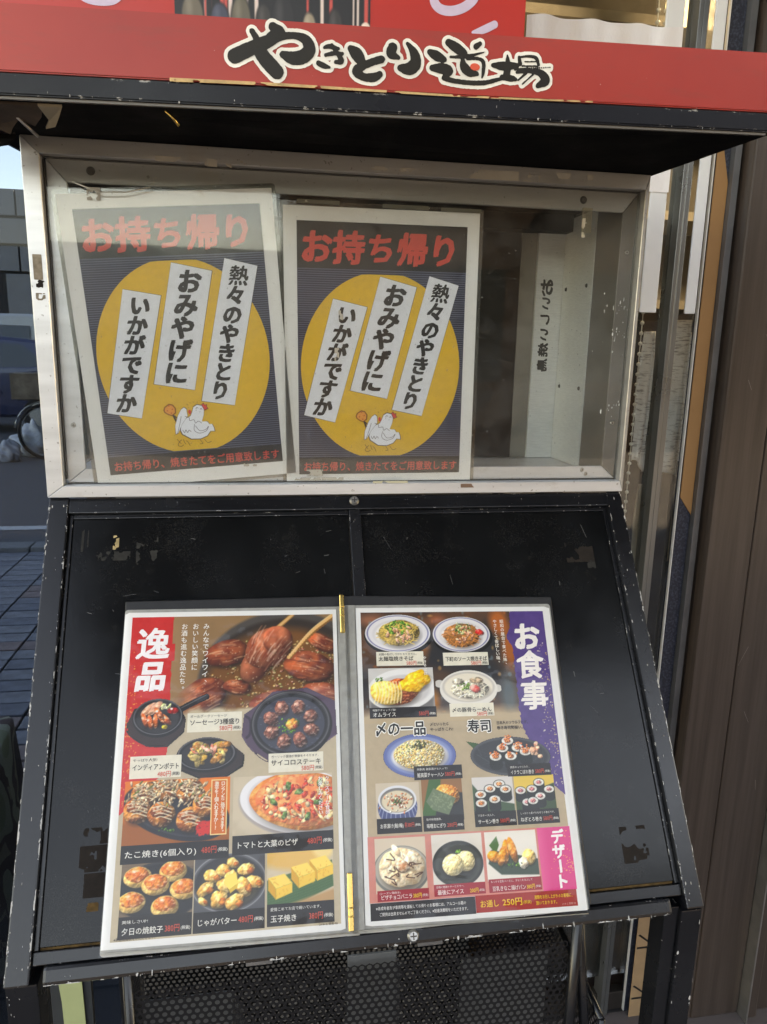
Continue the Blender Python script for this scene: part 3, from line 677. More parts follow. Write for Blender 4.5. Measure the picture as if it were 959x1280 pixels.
for k, x in enumerate((.95, 1.10, 1.22)):
    bm = bmesh.new(); bmesh.ops.create_cone(bm, cap_ends=True, segments=18, radius1=.045, radius2=.03, depth=.13, matrix=Matrix.Translation((x, 1.4, 2.091)))
    tag(bmob('jar', bm, plain('jar_%d' % k, ((.3, .1, .05), (.45, .42, .35), (.06, .08, .05))[k], .25), None, True), ('red-brown', 'cream', 'dark green')[k]+' jar on the shelf inside the shop', 'jar')

# tinted glass screen added to darken the street view left of the stand
scn = empty('darkening_screen', 'tinted glass screen added at the shop corner to darken the street beyond it', 'glass screen')
box('tinted_pane', -2.4, -.0065, .352, .358, .13, 2.72, thin_glass('tinted_glass', .25, (.36, .42, .48), .01, .0), scn)
box('bottom_track', -2.4, -.0065, .345, .365, .1, .13, dal, scn, .002); box('end_post', -2.44, -2.4, .335, .375, .1, 2.75, dal, scn, .002)

# building across the street behind the viewer (seen only as reflection)
opp = empty('opposite_building', 'brown building with dark windows across from the shop', 'building')
bei = plain('brown_render', (.085, .06, .045), .85, 0, .3, .08, 2); box('wall', .6, 24, -12, -8.5, 0, 4.9, bei, opp)
for i in range(6):
    for j in range(2): w_ = box('window', 2.0+i*2.2, 3.3+i*2.2, -8.52, -8.47, 1.0+j*2.5, 2.4+j*2.5, winm, opp); box('sill', 1.95+i*2.2, 3.35+i*2.2, -8.47, -8.36, .93+j*2.5, .995+j*2.5, bei, w_)
opp2 = empty('opposite_house', 'low grey house across the street to the left', 'building'); box('wall', -14, .55, -13, -9.5, 0, 2.35, plain('grey_render', (.26, .25, .24), .85), opp2); box('roof', -14.2, .58, -13.2, -9.2, 2.35, 2.6, plain('slate_roof', (.05, .055, .06), .7), opp2)
for i in range(5): box('window', -13+i*2.7, -11.6+i*2.7, -9.5, -9.46, .8, 1.6, winm, opp2)
# ================================================================== THE MENU STAND
TH = math.radians(56.55); BZ = 1.2; W = .6466; H = .3515; SL = .4445
TP = np.array([[1, 0, 0, 0], [0, math.cos(TH), -math.sin(TH), 0], [0, math.sin(TH), math.cos(TH), BZ], [0, 0, 0, 1.]])   # panel frame: x across, y up the slope, z out
TV = np.array([[1, 0, 0, 0], [0, 0, -1, 0], [0, 1, 0, BZ], [0, 0, 0, 1.]])                                               # upright frame: x across, y up, z towards the viewer
stand = empty('menu_stand', 'black metal menu stand with sloping panel, aluminium glass case and red sign canopy', 'menu stand')
# sloping panel
def pb_(name, u0, u1, v0, v1, h0, h1, mat, bev=.0008): return box(name, u0, u1, -v1, -v0, h0, h1, mat, stand, bev, TP)
pb_('side_rail', .0, .0205, .001, SL+.004, -.03, 0, M['black'], .0015)
pb_('side_rail', W-.0185, W, .001, SL+.002, -.03, 0, M['black'], .0015)
pb_('top_rail', .0206, W-.0187, .002, .0185, -.028, -.001, M['black'])
pb_('bottom_rail', .0206, W-.0187, .424, .4345, -.028, -.0045, M['black'])
o = pb_('front_lip', .031, .612, .4348, .4495, -.02, .0012, M['black'], .003)
pb_('centre_bar', .318, .331, .0187, .4238, -.022, -.002, M['black'])
for a, b_ in ((.0248, .3172), (.3318, .6232)):
    pb_('display_board', a, b_, .0235, .4215, -.012, -.0078, M['board'], .0006)
for a, b_, c, d in ((.0207, .0245, .019, .4236), (.6235, .6278, .019, .4236), (.0246, .3176, .0187, .0232), (.3314, .6234, .0187, .0232)):
    pb_('bead', a, b_, c, d, -.020, -.0062, M['black'], .0006)
rust = plain('rust_line', (.10, .055, .02), .9, 0, .2, .5, 150)
for a, b_ in ((.0255, .316), (.333, .622)): pb_('rust_seam', a, b_, .4217, .4236, -.014, -.0086, rust, 0)
def put_screw(T, rad=.0055, mat=None):
    s_, bm2 = screw('screw', T, rad, mat, stand); bmob('screw_slot', bm2, M['dark_steel'], s_, T=T)
put_screw(TP@tr(.3245, -.0085, -.0008), .0055); put_screw(TP@tr(.353, -.4425, .0014), .0055)
# tape residue and smears on the boards
res = plain('tape_residue', (.022, .021, .019), .8, 0, .2, .35, 200); resd = plain('dark_residue', (.016, .012, .010), .85, 0, .2, .3, 200); gold = plain('torn_gold_residue', (.35, .25, .12), .7, 0, .3, .3, 150); wht = plain('white_residue', (.45, .44, .42), .7)
def residue(name, x0, y0, w_, h_, z, seed, mat, thr=.5, sc=12, T=TP, edge=3., res_=.5, par=None):
    X, Y = np.meshgrid(np.arange(0, w_+res_, res_), np.arange(0, h_+res_, res_))
    F = vnoise(X, Y, sc, seed, 4)-thr; d = np.minimum(np.minimum(X, w_-X), np.minimum(Y, h_-Y)); F = np.minimum(F, d/edge*.3)
    return blobmesh(name, F, X+x0, Y+y0, z, mat, par or stand, T)
residue('tape_residue', 50, 60, 34, 10, -.0076, 3, res, .42, 4); residue('tape_residue', 66, 42, 6, 16, -.0076, 4, gold, .52, 5)
residue('tape_residue', 34, 33, 2.5, 30, -.0076, 5, res, .42, 6); residue('tape_residue', 40, 33, 1.2, 26, -.0076, 8, res, .5, 6)
residue('tape_residue', 55, 328, 26, 14, -.0076, 6, resd, .5, 6); residue('tape_residue', 53, 343, 26, 22, -.0076, 7, resd, .36, 14); residue('tape_residue', 58, 366, 20, 20, -.0076, 9, resd, .40, 12); residue('tape_residue', 60, 390, 12, 7, -.0076, 10, rust, .42, 6)
residue('tape_residue', 568, 60, 34, 26, -.0076, 12, resd, .55, 12); residue('tape_residue', 592, 84, 10, 10, -.0076, 13, res, .5, 6)
residue('tape_residue', 575, 368, 28, 34, -.0076, 14, resd, .47, 12)
residue('tape_residue', 90, 45, 22, 30, -.0077, 15, res, .60, 9)
sct = plain('scratch_grey', (.16, .16, .155), .6)
for k in range(90):
    u_, v_ = RNG.uniform(.03, .615), RNG.uniform(.03, .41); L_ = RNG.uniform(.0008, .006)*(3 if k % 9 == 0 else 1); a = RNG.uniform(0, 3.1); w_ = RNG.uniform(.00015, .0005)
    if k == 0: V = []; F = []
    dx, dy = math.cos(a)*L_, math.sin(a)*L_; nx_, ny_ = -math.sin(a)*w_, math.cos(a)*w_; n0 = len(V)
    V += [(u_, -v_, -.00745), (u_+dx, -v_-dy, -.00745), (u_+dx+nx_, -v_-dy+ny_, -.00745), (u_+nx_, -v_+ny_, -.00745)]; F.append((n0, n0+1, n0+2, n0+3))
meshob('scratches', V, F, sct, stand, T=TP)['kind'] = 'stuff'
# paint chips along the rails
V = []; F = []
def chipat(x, y, z, s_, T):
    n0 = len(V); k = RNG.integers(5, 8); ph = RNG.uniform(0, 6); el_ = RNG.uniform(.35, .8); s_ = s_*RNG.choice([.35, .5, .6, 1.0])
    P = np.array([[x+s_*el_*math.cos(ph+2*math.pi*i/k)*RNG.uniform(.5, 1), y+s_/el_*math.sin(ph+2*math.pi*i/k)*RNG.uniform(.5, 1), z, 1] for i in range(k)])@np.array(T).T
    V.extend(P[:, :3].tolist()); F.append(tuple(range(n0, n0+k)))
for k in range(56): v_ = .01+.43*RNG.beta(.45, .6); chipat(RNG.choice([.0017, .0188, RNG.uniform(.002, .018)]), -v_, .00025, RNG.uniform(.0004, .0017), TP)
for k in range(56): v_ = .01+.43*RNG.beta(.45, .6); chipat(W-RNG.choice([.0013, .0172, RNG.uniform(.002, .017)]), -v_, .00025, RNG.uniform(.0004, .0017), TP)
for k in range(45): chipat(RNG.uniform(.034, .61), -.4348-.0147*RNG.choice([.97, .9, RNG.uniform(.1, .9)]), .0015, RNG.uniform(.0004, .0018), TP)
for k in range(60): chipat(RNG.uniform(.03, .62), -RNG.uniform(.003, .0175), -.0007, RNG.uniform(.0002, .0006), TP)
for k in range(25): chipat(RNG.uniform(.319, .330), -RNG.uniform(.02, .13), -.0017, RNG.uniform(.0002, .0006), TP)
meshob('paint_chips', V, F, plain('chipped_primer', (.42, .41, .39), .7, 0, .3, .25, 300), stand)['kind'] = 'stuff'
X, Y = np.meshgrid(np.arange(0, 445, .7), np.linspace(0, 1.6, 6))
for k, (x_, sg, amp) in enumerate(((.0003, 1, 1.0), (.0202, -1, .7), (W-.0003, -1, 1.25), (W-.0182, 1, .7))):
    F_ = (vnoise(X, Y*3, 7, 90+k, 4, .65)-.66+.17*vnoise(X, Y*0, 55, 95+k, 2))*amp-Y*.09
    V_, Q_ = march(F_, X, Y); 
    if Q_: meshob('worn_edge', [(x_+sg*b_/1000, -a/1000, .00022) for a, b_ in V_], Q_ if sg > 0 else [q[::-1] for q in Q_], bpy.data.materials['chipped_primer'], stand, T=TP)['kind'] = 'stuff'
X, Y = np.meshgrid(np.arange(0, 578, .7), np.linspace(0, 1.8, 6)); F_ = vnoise(X, Y*3, 8, 99, 4, .65)-.66+.14*vnoise(X, Y*0, 70, 98, 2)-Y*.09; V_, Q_ = march(F_, X, Y)
meshob('worn_edge', [(.0325+a/1000, -.4492+b_/1000, .0014) for a, b_ in V_], Q_, bpy.data.materials['chipped_primer'], stand, T=TP)['kind'] = 'stuff'
# legs and braces
yb = -math.cos(TH)*SL; zb = BZ-math.sin(TH)*SL
box('leg', .0, .026, yb+.002, yb+.034, .1, zb-.006, M['black'], stand, .0012); box('leg', .6245, W, yb+.002, yb+.034, .1, zb-.006, M['black'], stand, .0012)
box('leg_flange', .609, .624, yb+.006, yb+.030, .1, zb-.004, M['black'], stand, .001)
box('leg', 0, .03, .165, .198, .1, BZ-.001, M['black'], stand, .0012); box('leg', W-.03, W, .165, .198, .1, BZ-.001, M['black'], stand, .0012)
box('foot_rail', 0, .026, yb+.035, .164, .12, .15, M['black'], stand, .001); box('foot_rail', W-.026, W, yb+.035, .164, .12, .15, M['black'], stand, .001)
V = []; F = []
for k in range(26): chipat(W-RNG.choice([.0212, .0015]), RNG.uniform(-.36, -.005)+zb-.008-BZ, -yb-.0018, RNG.uniform(.0006, .003), TV)
for k in range(16): chipat(RNG.uniform(.001, .025), RNG.uniform(-.12, -.0)+zb-.008-BZ, -yb-.0018, RNG.uniform(.0005, .0022), TV)
meshob('paint_chips', V, F, bpy.data.materials['chipped_primer'], stand)['kind'] = 'stuff'
# perforated rack below the panel
perf = plain('perforated_steel', (.010, .010, .011), .35, .2, .5, .2, 60)
def perforated(name, o, ux, uy, w_, h_, parent, pitch=.0076, r_=.0025):
    ux = np.array(ux, float); uy = np.array(uy, float); o = np.array(o, float); V = []; F = []
    R0 = pitch/math.sqrt(3); ry = pitch*math.sqrt(3)/2
    for j in range(int(h_/ry)):
        for i in range(int(w_/pitch)):
            cx = (i+.5+.5*(j % 2))*pitch; cy = (j+.5)*ry; n0 = len(V)
            for k in range(6): a = math.pi/6+k*math.pi/3; V.append(o+ux*(cx+R0*math.cos(a))+uy*(cy+R0*math.sin(a)))
            for k in range(12): a = math.pi/6+k*math.pi/6; V.append(o+ux*(cx+r_*math.cos(a))+uy*(cy+r_*math.sin(a)))
            for k in range(6):
                q = (k+1) % 6; F.append((n0+k, n0+q, n0+6+(2*k+2) % 12, n0+6+2*k+1)); F.append((n0+k, n0+6+2*k+1, n0+6+2*k))
    ob_ = meshob(name, V, F, perf, parent); ob_['kind'] = 'stuff'; return ob_
rk = empty('rack', parent=stand)
perforated('perforated_front', (.092, -.200, .42), (1, 0, 0), (0, 0, 1), .44, .345, rk)
perforated('perforated_back', (.075, -.055, .42), (1, 0, 0), (0, 0, 1), .51, .50, rk, .0066, .0021)
perforated('perforated_side', (.582, -.055, .42), (-.06, -.998, 0), (0, 0, 1), .147, .235, rk)
tube('rack_bar', [(.583, -.05, .658), (.574, -.202, .658)], .004, M['black'], rk)
tube('rack_bar', [(.574, -.202, .40), (.574, -.202, .66)], .004, M['black'], rk)
perforated('perforated_side', (.075, -.055, .42), (.1, -.995, 0), (0, 0, 1), .15, .40, rk)
tube('rack_bar', [(.538, -.200, .40), (.538, -.200, .83)], .006, M['black'], rk); tube('rack_bar', [(.590, -.19, .42), (.536, -.195, .82)], .006, M['black'], rk); tube('rack_bar', [(.0905, -.200, .40), (.0905, -.200, .80)], .005, M['black'], rk)
box('rack_floor', .08, .58, -.2, -.06, .405, .415, M['black'], rk)
box('hanger', .20, .225, -.215, -.205, .79, .815, M['steel'], rk, .001); box('hanger', .365, .39, -.215, -.205, .79, .815, M['steel'], rk, .001)
gpap = plain('grey_paper', (.12, .125, .125), .7)
for k, (x, lab) in enumerate(((.10, 'pale leaflets standing at the left end of the perforated rack'), (.30, 'pale leaflets standing near the middle of the perforated rack'), (.42, 'pale leaflets standing at the right end of the perforated rack'))):
    lf = empty('leaflet_stack', lab, 'leaflets')  # papers added so bright patches show through the rack holes
    for q in range(3): box('leaflet', x+q*.006, x+(.085, .05, .095)[k]+q*.005, -.185+q*.012, -.183+q*.012, .42, (.735, .76, .74)[k]-q*.02, gpap, lf)
gs = empty('green_sheet', 'pale yellow-green sheet with a torn edge leaning left of the rack', 'sheet')
Tg = np.array([[1, 0, 0, 0], [0, 0, 1, .2], [0, 1, 0, 0], [0, 0, 0, 1.]])
prism('paper_sheet', [(-.100, .46), (-.093, .37), (-.092, .3), (-.088, .1), (-.058, .1), (-.0625, .46)], (-.001, .001), plain('green_paper', (.40, .44, .22), .7, 0, .3, .05, 20), gs, 0, Tg)
box('dark_backing', -.135, -.05, .203, .214, .1, .47, plain('dark_slate_board', (.03, .034, .036), .6), gs)

# ------------------------------------------------------------------ glass case
def quadprism(name, P, y0, y1, mat, bev=.0006):
    """P: four x,z corners in the upright plane"""
    return prism(name, P, (-y1, -y0), mat, stand, bev, TV)
brown = painted_metal('brown_grey_metal', (.135, .12, .105), .38, .012)  # brown-grey metal for the right bead and case side
def frame(oL, oR, oT, oB, iL, iR, iT, iB, y0, y1, mats, name='case_frame'):
    A = (oL, oB); B_ = (oR, oB); C_ = (oR, oT); D = (oL, oT); a = (iL, iB); b_ = (iR, iB); c = (iR, iT); d = (iL, iT); g = .0003
    quadprism(name, [(A[0], A[1]+g), (a[0], a[1]+g), (d[0], d[1]-g), (D[0], D[1]-g)], y0, y1, mats[0])
    quadprism(name, [(B_[0], B_[1]+g), (b_[0], b_[1]+g), (c[0], c[1]-g), (C_[0], C_[1]-g)], y0, y1, mats[1])
    quadprism(name, [D, d, c, C_], y0, y1, mats[2]); quadprism(name, [A, a, b_, B_], y0, y1, mats[3])
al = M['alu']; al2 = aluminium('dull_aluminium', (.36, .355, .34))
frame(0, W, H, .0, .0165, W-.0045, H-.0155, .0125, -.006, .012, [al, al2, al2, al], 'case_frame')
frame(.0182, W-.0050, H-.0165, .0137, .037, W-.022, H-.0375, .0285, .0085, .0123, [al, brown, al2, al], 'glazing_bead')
gsk = plain('rubber_gasket', (.02, .018, .016), .7)
box('gasket', .0166, .0181, .004, .0122, BZ+.018, BZ+H-.018, gsk, stand); box('gasket', .0182, W-.006, .0055, .0122, BZ+H-.0164, BZ+H-.0156, gsk, stand); box('gasket', .0182, W-.006, .0055, .0122, BZ+.0126, BZ+.0136, gsk, stand)
box('frame_side', 0.0004, .012, .0125, .03, BZ+.001, BZ+H-.001, al, stand)
box('glass_pane', .0185, W-.0055, .0032, .0042, BZ+.0138, BZ+H-.017, M['glass'], stand)
box('side_pane', .0008, .0028, .031, .198, BZ+.012, BZ+H-.008, M['glass'], stand)
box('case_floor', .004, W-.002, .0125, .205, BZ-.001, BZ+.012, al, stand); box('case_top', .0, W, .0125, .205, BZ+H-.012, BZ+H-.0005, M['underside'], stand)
blackback = plain('case_back_black', (.008, .009, .010), .3, 0, .5, .3, 9)
box('back_panel', .001, .575, .198, .205, BZ+.0125, BZ+H-.0125, blackback, stand); 
galv = NT('brushed_steel_plate'); b = galv.pb(None, .45, .25); gn = galv.noise(30, 5, .6, stretch=(3, 3, 40)); galv.c(galv.mix(galv.ramp(gn, .3, .7), (.55, .56, .54), (.68, .69, .66)), b.inputs['Base Color'])
box('back_strip', .5755, .598, .198, .204, BZ+.0125, BZ+.335, plain('beige_strip', (.22, .205, .175), .45, .3), stand)
box('back_strip', .5985, .642, .194, .204, BZ+.0125, BZ+.335, galv.m, stand)
box('side_plate', .636, .6375, .100, .193, BZ+.0125, BZ+.335, galv.m, stand); box('side_wall', .6378, .644, .0125, .2, BZ+.0125, BZ+.339, brown, stand)
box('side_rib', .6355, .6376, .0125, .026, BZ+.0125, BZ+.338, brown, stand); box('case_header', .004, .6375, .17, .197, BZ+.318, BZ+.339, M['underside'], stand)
TS = np.array([[0, 0, -1, .636], [-1, 0, 0, 0], [0, 1, 0, 0], [0, 0, 0, 1.]])
def TSat(y, z_): t = TS.copy(); t[1, 3] = y; t[2, 3] = z_; return t
for y, z_ in ((.115, .245), (.18, .245), (.115, .115), (.18, .115)): put_screw(TSat(y, BZ+z_), .0028, M['dark_steel'])
for x, z_ in ((.060, H-.026), (.577, H-.0265)): put_screw(TV@tr(x, z_, -.0083), .0042, M['dark_steel'])
for x, z_ in ((.0275, .285), (.0275, .075), (W-.0135, .272), (W-.0135, .08), (.60, .024), (.605, .019)): put_screw(TV@tr(x, z_, -.0083), .0026)
for k in range(3): pass
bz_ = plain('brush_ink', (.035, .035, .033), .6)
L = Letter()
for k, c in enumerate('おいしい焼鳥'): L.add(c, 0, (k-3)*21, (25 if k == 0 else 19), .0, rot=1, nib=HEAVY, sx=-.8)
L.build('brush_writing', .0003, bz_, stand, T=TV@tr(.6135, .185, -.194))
# stains, tapes and chips on the aluminium
glue = plain('glue_stain', (.20, .165, .125), .9, 0, .2, .3, 180, .2); tape = thin_glass('old_tape', .8, (.62, .58, .48), .3, .5, 0, (.5, .46, .36))
residue('glue_stain', 3.5, -(H*1000-108), 8.5, 24, .0063, 21, glue, .30, 8, TV@tr(0, 0, 0), 1.2)
residue('glue_stain', 5, -222, 8, 10, .0063, 22, resd, .56, 4, TV, 1.); residue('glue_stain', 4, -207, 9, 7, .0063, 25, glue, .48, 4, TV, 1.)
for k, (x, w_) in enumerate(((262, 45), (352, 50), (415, 45))): residue('old_tape', x, -(H*1000-42-k*.5), w_, 4, -.0044, 30+k, plain('amber_tape', (.085, .078, .055), .5) if k == 0 else bpy.data.materials['amber_tape'], .2, 20, TV, 1.)
residue('glue_stain', 345, -15, 40, 2.6, .0063, 40, plain('yellow_glue', (.42, .38, .27), .7), .35, 14, TV, 1.); residue('glue_stain', 447, -11, 16, 4.5, .0063, 41, plain('brown_glue', (.16, .09, .06), .8), .38, 8, TV, 1.)
for k, (x, y, w_, h_) in enumerate(((90, 340, 60, 5), (165, 340, 70, 7), (430, 346, 90, 9), (520, 348, 60, 6), (330, 343, 60, 4))): residue('glue_stain', x, -y, w_, h_, .0063, 50+k, plain('grey_stain', (.34, .31, .26), .8) if k == 0 else bpy.data.materials['grey_stain'], .55, 14, TV, 2.)
V = []; F = []
for k in range(50): chipat(RNG.uniform(.590, .642) if k % 2 else W-RNG.uniform(.006, .021), RNG.choice([.16, .182, .21, .1])+RNG.normal(0, .008), -.0082 if not k % 2 else -.0028, RNG.uniform(.0006, .0022), TV)
meshob('paint_specks', V, F, plain('white_fleck', (.6, .6, .57), .7), stand)['kind'] = 'stuff'
residue('torn_tape', 574, -316, 12, 26, -.0028, 61, tape, .34, 8, TV, 1.); residue('torn_tape', 575, -305, 4, 20, -.0027, 62, plain('cream_tape', (.45, .40, .31), .6), .42, 5, TV, 1.)
residue('torn_tape', 56, -(H*1000-42), 13, 12, -.0029, 63, plain('grey_tape', (.30, .28, .25), .6), .36, 7, TV, 1.)
tube('loose_film_edge', [(.045, -.0045, BZ+.312), (.07, -.0075, BZ+.3035), (.095, -.006, BZ+.305), (.118, -.0045, BZ+.311)], .0007, M['edge_film'], stand, 5)

# ------------------------------------------------------------------ canopy with the sign
cl, crr = -.045, .6835; zl, zr = .3395, .3565      # front lower edge, left and right
def cz(x): return zl+(zr-zl)*(x-cl)/(crr-cl)
CF = -.16
def slab(name, x0, x1, a, b_, y0, y1, mat, bev=.001):
    """front bar between heights a and b above the canopy's own lower edge"""
    P = [(x0, y0, BZ+cz(x0)+a), (x1, y0, BZ+cz(x1)+a), (x1, y1, BZ+cz(x1)+a), (x0, y1, BZ+cz(x0)+a), (x0, y0, BZ+cz(x0)+b_), (x1, y0, BZ+cz(x1)+b_), (x1, y1, BZ+cz(x1)+b_), (x0, y1, BZ+cz(x0)+b_)]
    return hexa(name, P, mat, stand, bev)
slab('canopy_edge', cl, crr, .0, .0152, CF, CF+.012, M['canopy'], .0012)
sgm = NT('red_sign_enamel'); b = sgm.pb(None, .33, 0, .35, 0); g1 = sgm.mix(sgm.ramp(sgm.noise(4, 5), .35, .7), (.36, .026, .020), (.46, .042, .028)); g2 = sgm.mix(sgm.mth('MULTIPLY', sgm.ramp(sgm.noise(22, 7, .75, stretch=(.35, 1, 1.6)), .55, .72), .35), g1, (.20, .05, .035))
sgm.c(sgm.mix(sgm.ramp(sgm.noise(260, 2), .77, .79), g2, (.55, .45, .38)), b.inputs['Base Color']); sgm.bump(sgm.noise(12, 3), b, .04, .002)
P = [(cl, CF-.001, BZ+cz(cl)+.0157), (crr, CF-.001, BZ+cz(crr)+.0157), (crr, CF+.011, BZ+cz(crr)+.0157), (cl, CF+.011, BZ+cz(cl)+.0157), (cl, CF-.001, BZ+.4035-.002), (crr, CF-.001, BZ+.4195), (crr, CF+.011, BZ+.4195), (cl, CF+.011, BZ+.4035-.002)]
hexa('sign_board', P, sgm.m, stand, .001)
P = [(cl, CF+.0122, BZ+cz(cl)+.001), (crr, CF+.0122, BZ+cz(crr)+.001), (W+.004, .001, BZ+H+.0005), (-.004, .001, BZ+H+.0005)]
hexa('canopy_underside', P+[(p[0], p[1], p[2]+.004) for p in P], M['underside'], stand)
hexa('canopy_side', [(crr-.003, CF+.0122, BZ+cz(crr)+.0055), (crr, CF+.0122, BZ+cz(crr)+.0055), (W+.004, .2, BZ+H+.005), (W+.001, .2, BZ+H+.005), (crr-.003, CF+.0122, BZ+.418), (crr, CF+.0122, BZ+.418), (W+.004, .2, BZ+.418), (W+.001, .2, BZ+.418)], M['canopy'], stand)
hexa('canopy_side', [(cl, CF+.0122, BZ+cz(cl)+.0055), (cl+.003, CF+.0122, BZ+cz(cl)+.0055), (-.001, .2, BZ+H+.005), (-.004, .2, BZ+H+.005), (cl, CF+.0122, BZ+.40), (cl+.003, CF+.0122, BZ+.40), (-.001, .2, BZ+.40), (-.004, .2, BZ+.40)], M['canopy'], stand)
box('canopy_lid', -.004, W+.004, .0, .2, BZ+.395, BZ+.399, M['canopy'], stand)
box('canopy_back', -.001, W+.001, .196, .2, BZ+H+.001, BZ+.394, M['canopy'], stand)
slab('canopy_trim', cl+.01, crr-.01, -.0022, -.0002, CF+.003, CF+.006, plain('worn_trim', (.13, .12, .11), .5, .4), 0)
# torn corner of the canopy, with bent flaps and a protruding wire
torn = plain('torn_brown_card', (.075, .055, .042), .9, 0, .2, .3, 40, .3)
def flap(name, P, mat, drop=.0018):
    n = len(P); V_ = [(x, y, BZ+z_) for x, y, z_ in P]+[(x, y, BZ+z_+drop) for x, y, z_ in P]
    bm = bmesh.new(); vs = [bm.verts.new(p) for p in V_]; bm.faces.new(vs[:n][::-1]); bm.faces.new(vs[n:])
    for i in range(n): bm.faces.new((vs[i], vs[(i+1) % n], vs[n+(i+1) % n], vs[n+i]))
    bmesh.ops.recalc_face_normals(bm, faces=bm.faces); return bmob(name, bm, mat, stand)
flap('torn_flap', [(-.03, -.146, .3365), (.030, -.1465, .3385), (.058, -.146, .339), (.050, -.122, .337), (.040, -.104, .3345), (.030, -.112, .337), (.020, -.095, .3345), (.012, -.075, .334), (.0, -.082, .338), (-.02, -.09, .338)], torn)
flap('torn_flap', [(.054, -.1468, .3385), (.072, -.1465, .339), (.066, -.130, .337), (.058, -.112, .333), (.047, -.098, .3345), (.055, -.118, .336)], plain('torn_cream_card', (.30, .25, .17), .85))
flap('bent_corner', [(-.03, -.075, .334), (.0, -.06, .334), (.008, -.045, .338), (.004, -.03, .342), (-.004, -.028, .336), (-.012, -.036, .332), (-.03, -.05, .336)], M['underside'], .004)
flap('bent_corner', [(.0, -.02, .347), (-.006, -.016, .340), (-.0085, -.010, .342), (-.004, -.006, .348)], M['dark_steel'], .003)
tube('wire_end', [(.030, -.116, BZ+.3375), (.036, -.104, BZ+.332), (.040, -.097, BZ+.3285)], .0013, M['steel'], stand, 6)
tube('bent_pin', [(.150, -.145, BZ+.3425), (.156, -.142, BZ+.3375), (.160, -.140, BZ+.333)], .0012, M['brass'], stand, 6)
# golden tear along the lower edge of the sign, and white chips
def fasc(X, Z, off=.0): return X, Z
gm = plain('torn_gold_edge', (.55, .36, .17), .6, 0, .4, .3, 120)
TC = np.array([[1, 0, 0, 0], [0, 0, -1, CF-.0012], [0, 1, 0, BZ], [0, 0, 0, 1.]])
X, Y = np.meshgrid(np.arange(155, 505, .6), np.linspace(-2.2, 3.2, 12)); t_ = (X-155)/350
F_ = np.minimum(1.4-abs(Y-.6*np.sin(X*.02))*(1+t_*1.2), (vnoise(X*.25, Y, 2.0, 71, 3)-.36)*6); F_ = np.minimum(F_, (X-156)*.5)
V_, Q_ = march(F_, X, Y); cz1 = lambda x: 1000*(cz(x/1000)+.0157)
meshob('torn_edge', [(a/1000, (cz1(a)-b_)/1000, .0006) for a, b_ in V_], [q[::-1] for q in Q_], gm, stand, T=TC)
V = []; F = []
for k in range(26): x = RNG.uniform(-.03, .68); chipat(x, cz(x)+RNG.choice([.0005, .001, RNG.uniform(.002, .014)]), .0-.0010, RNG.uniform(.0003, .0013), TC)
meshob('paint_chips', V, F, bpy.data.materials['chipped_primer'], stand)['kind'] = 'stuff'
# brush lettering of the sign: strokes traced in sign millimetres
def gx(p): x, y, w_ = p; return (192.3+.1505*x-.0038*y, -(407.8+.0128*x-.1355*y), w_*.143)
def kx(p): x, y, w_ = p; return (323.8+.1614*x+.0029*y, -(413.3+.01345*x-.140*y), w_*.15)
S1 = [[(95, 214, 38), (170, 178, 36), (250, 142, 32), (320, 116, 22), (400, 108, 18), (462, 132, 28), (482, 182, 34), (450, 218, 36), (395, 226, 34), (345, 208, 20)],
      [(184, 84, 15), (207, 125, 20), (226, 190, 36), (270, 250, 40), (312, 296, 40)], [(290, 62, 24), (325, 92, 32), (300, 112, 34), (250, 150, 30)],
      [(560, 172, 8), (590, 165, 13), (635, 178, 9)], [(568, 212, 10), (610, 203, 12), (655, 205, 11)], [(600, 162, 12), (632, 205, 12), (652, 243, 16), (622, 250, 10)], [(532, 254, 15), (560, 268, 15), (590, 277, 8)],
      [(700, 178, 18), (735, 210, 34), (768, 262, 22)], [(868, 236, 20), (820, 250, 20), (768, 272, 22), (737, 300, 27), (775, 330, 22), (830, 334, 24), (862, 318, 18)]]
S2 = [[(42, 128, 26), (35, 158, 26), (72, 180, 10)], [(118, 108, 10), (150, 155, 24), (158, 208, 32), (128, 238, 32), (82, 234, 18)],
      [(232, 153, 16), (268, 172, 26), (305, 190, 16)], [(245, 234, 16), (290, 238, 27), (330, 250, 26), (312, 276, 14)],
      [(308, 288, 15), (350, 302, 13), (430, 314, 13), (520, 316, 13), (605, 296, 10)], [(328, 103, 20), (368, 130, 26), (408, 158, 20)], [(492, 108, 11), (470, 124, 16)],
      [(340, 178, 7), (420, 175, 11), (470, 165, 7), (518, 153, 3)], [(402, 190, 10), (410, 230, 24), (440, 258, 24), (478, 268, 12)], [(425, 188, 8), (480, 187, 9), (510, 206, 11), (512, 250, 11), (506, 290, 5)],
      [(563, 223, 12), (620, 228, 24), (690, 226, 14)], [(637, 170, 5), (640, 210, 15), (638, 258, 20), (630, 284, 16)], [(612, 288, 14), (660, 294, 17), (686, 300, 9)],
      [(700, 182, 9), (706, 216, 13)], [(702, 182, 7), (745, 177, 7), (790, 186, 10), (805, 222, 9)], [(732, 205, 4), (788, 206, 4)], [(718, 228, 5), (800, 230, 5)],
      [(680, 247, 7), (760, 242, 6), (868, 237, 4)], [(690, 262, 8), (760, 256, 12), (820, 270, 20), (846, 308, 26), (806, 336, 13)], [(742, 266, 7), (700, 304, 5)], [(778, 275, 6), (722, 326, 4)]]
strokes = [[gx(p) for p in s_] for s_ in S1]+[[kx(p) for p in s_] for s_ in S2]
X, Y = np.meshgrid(np.arange(192, 468, .5), np.arange(-425, -355, .5))
F_ = strokefield(X, Y, strokes); F_ += (vnoise(X, Y, 1.6, 5, 2)-.5)*.5
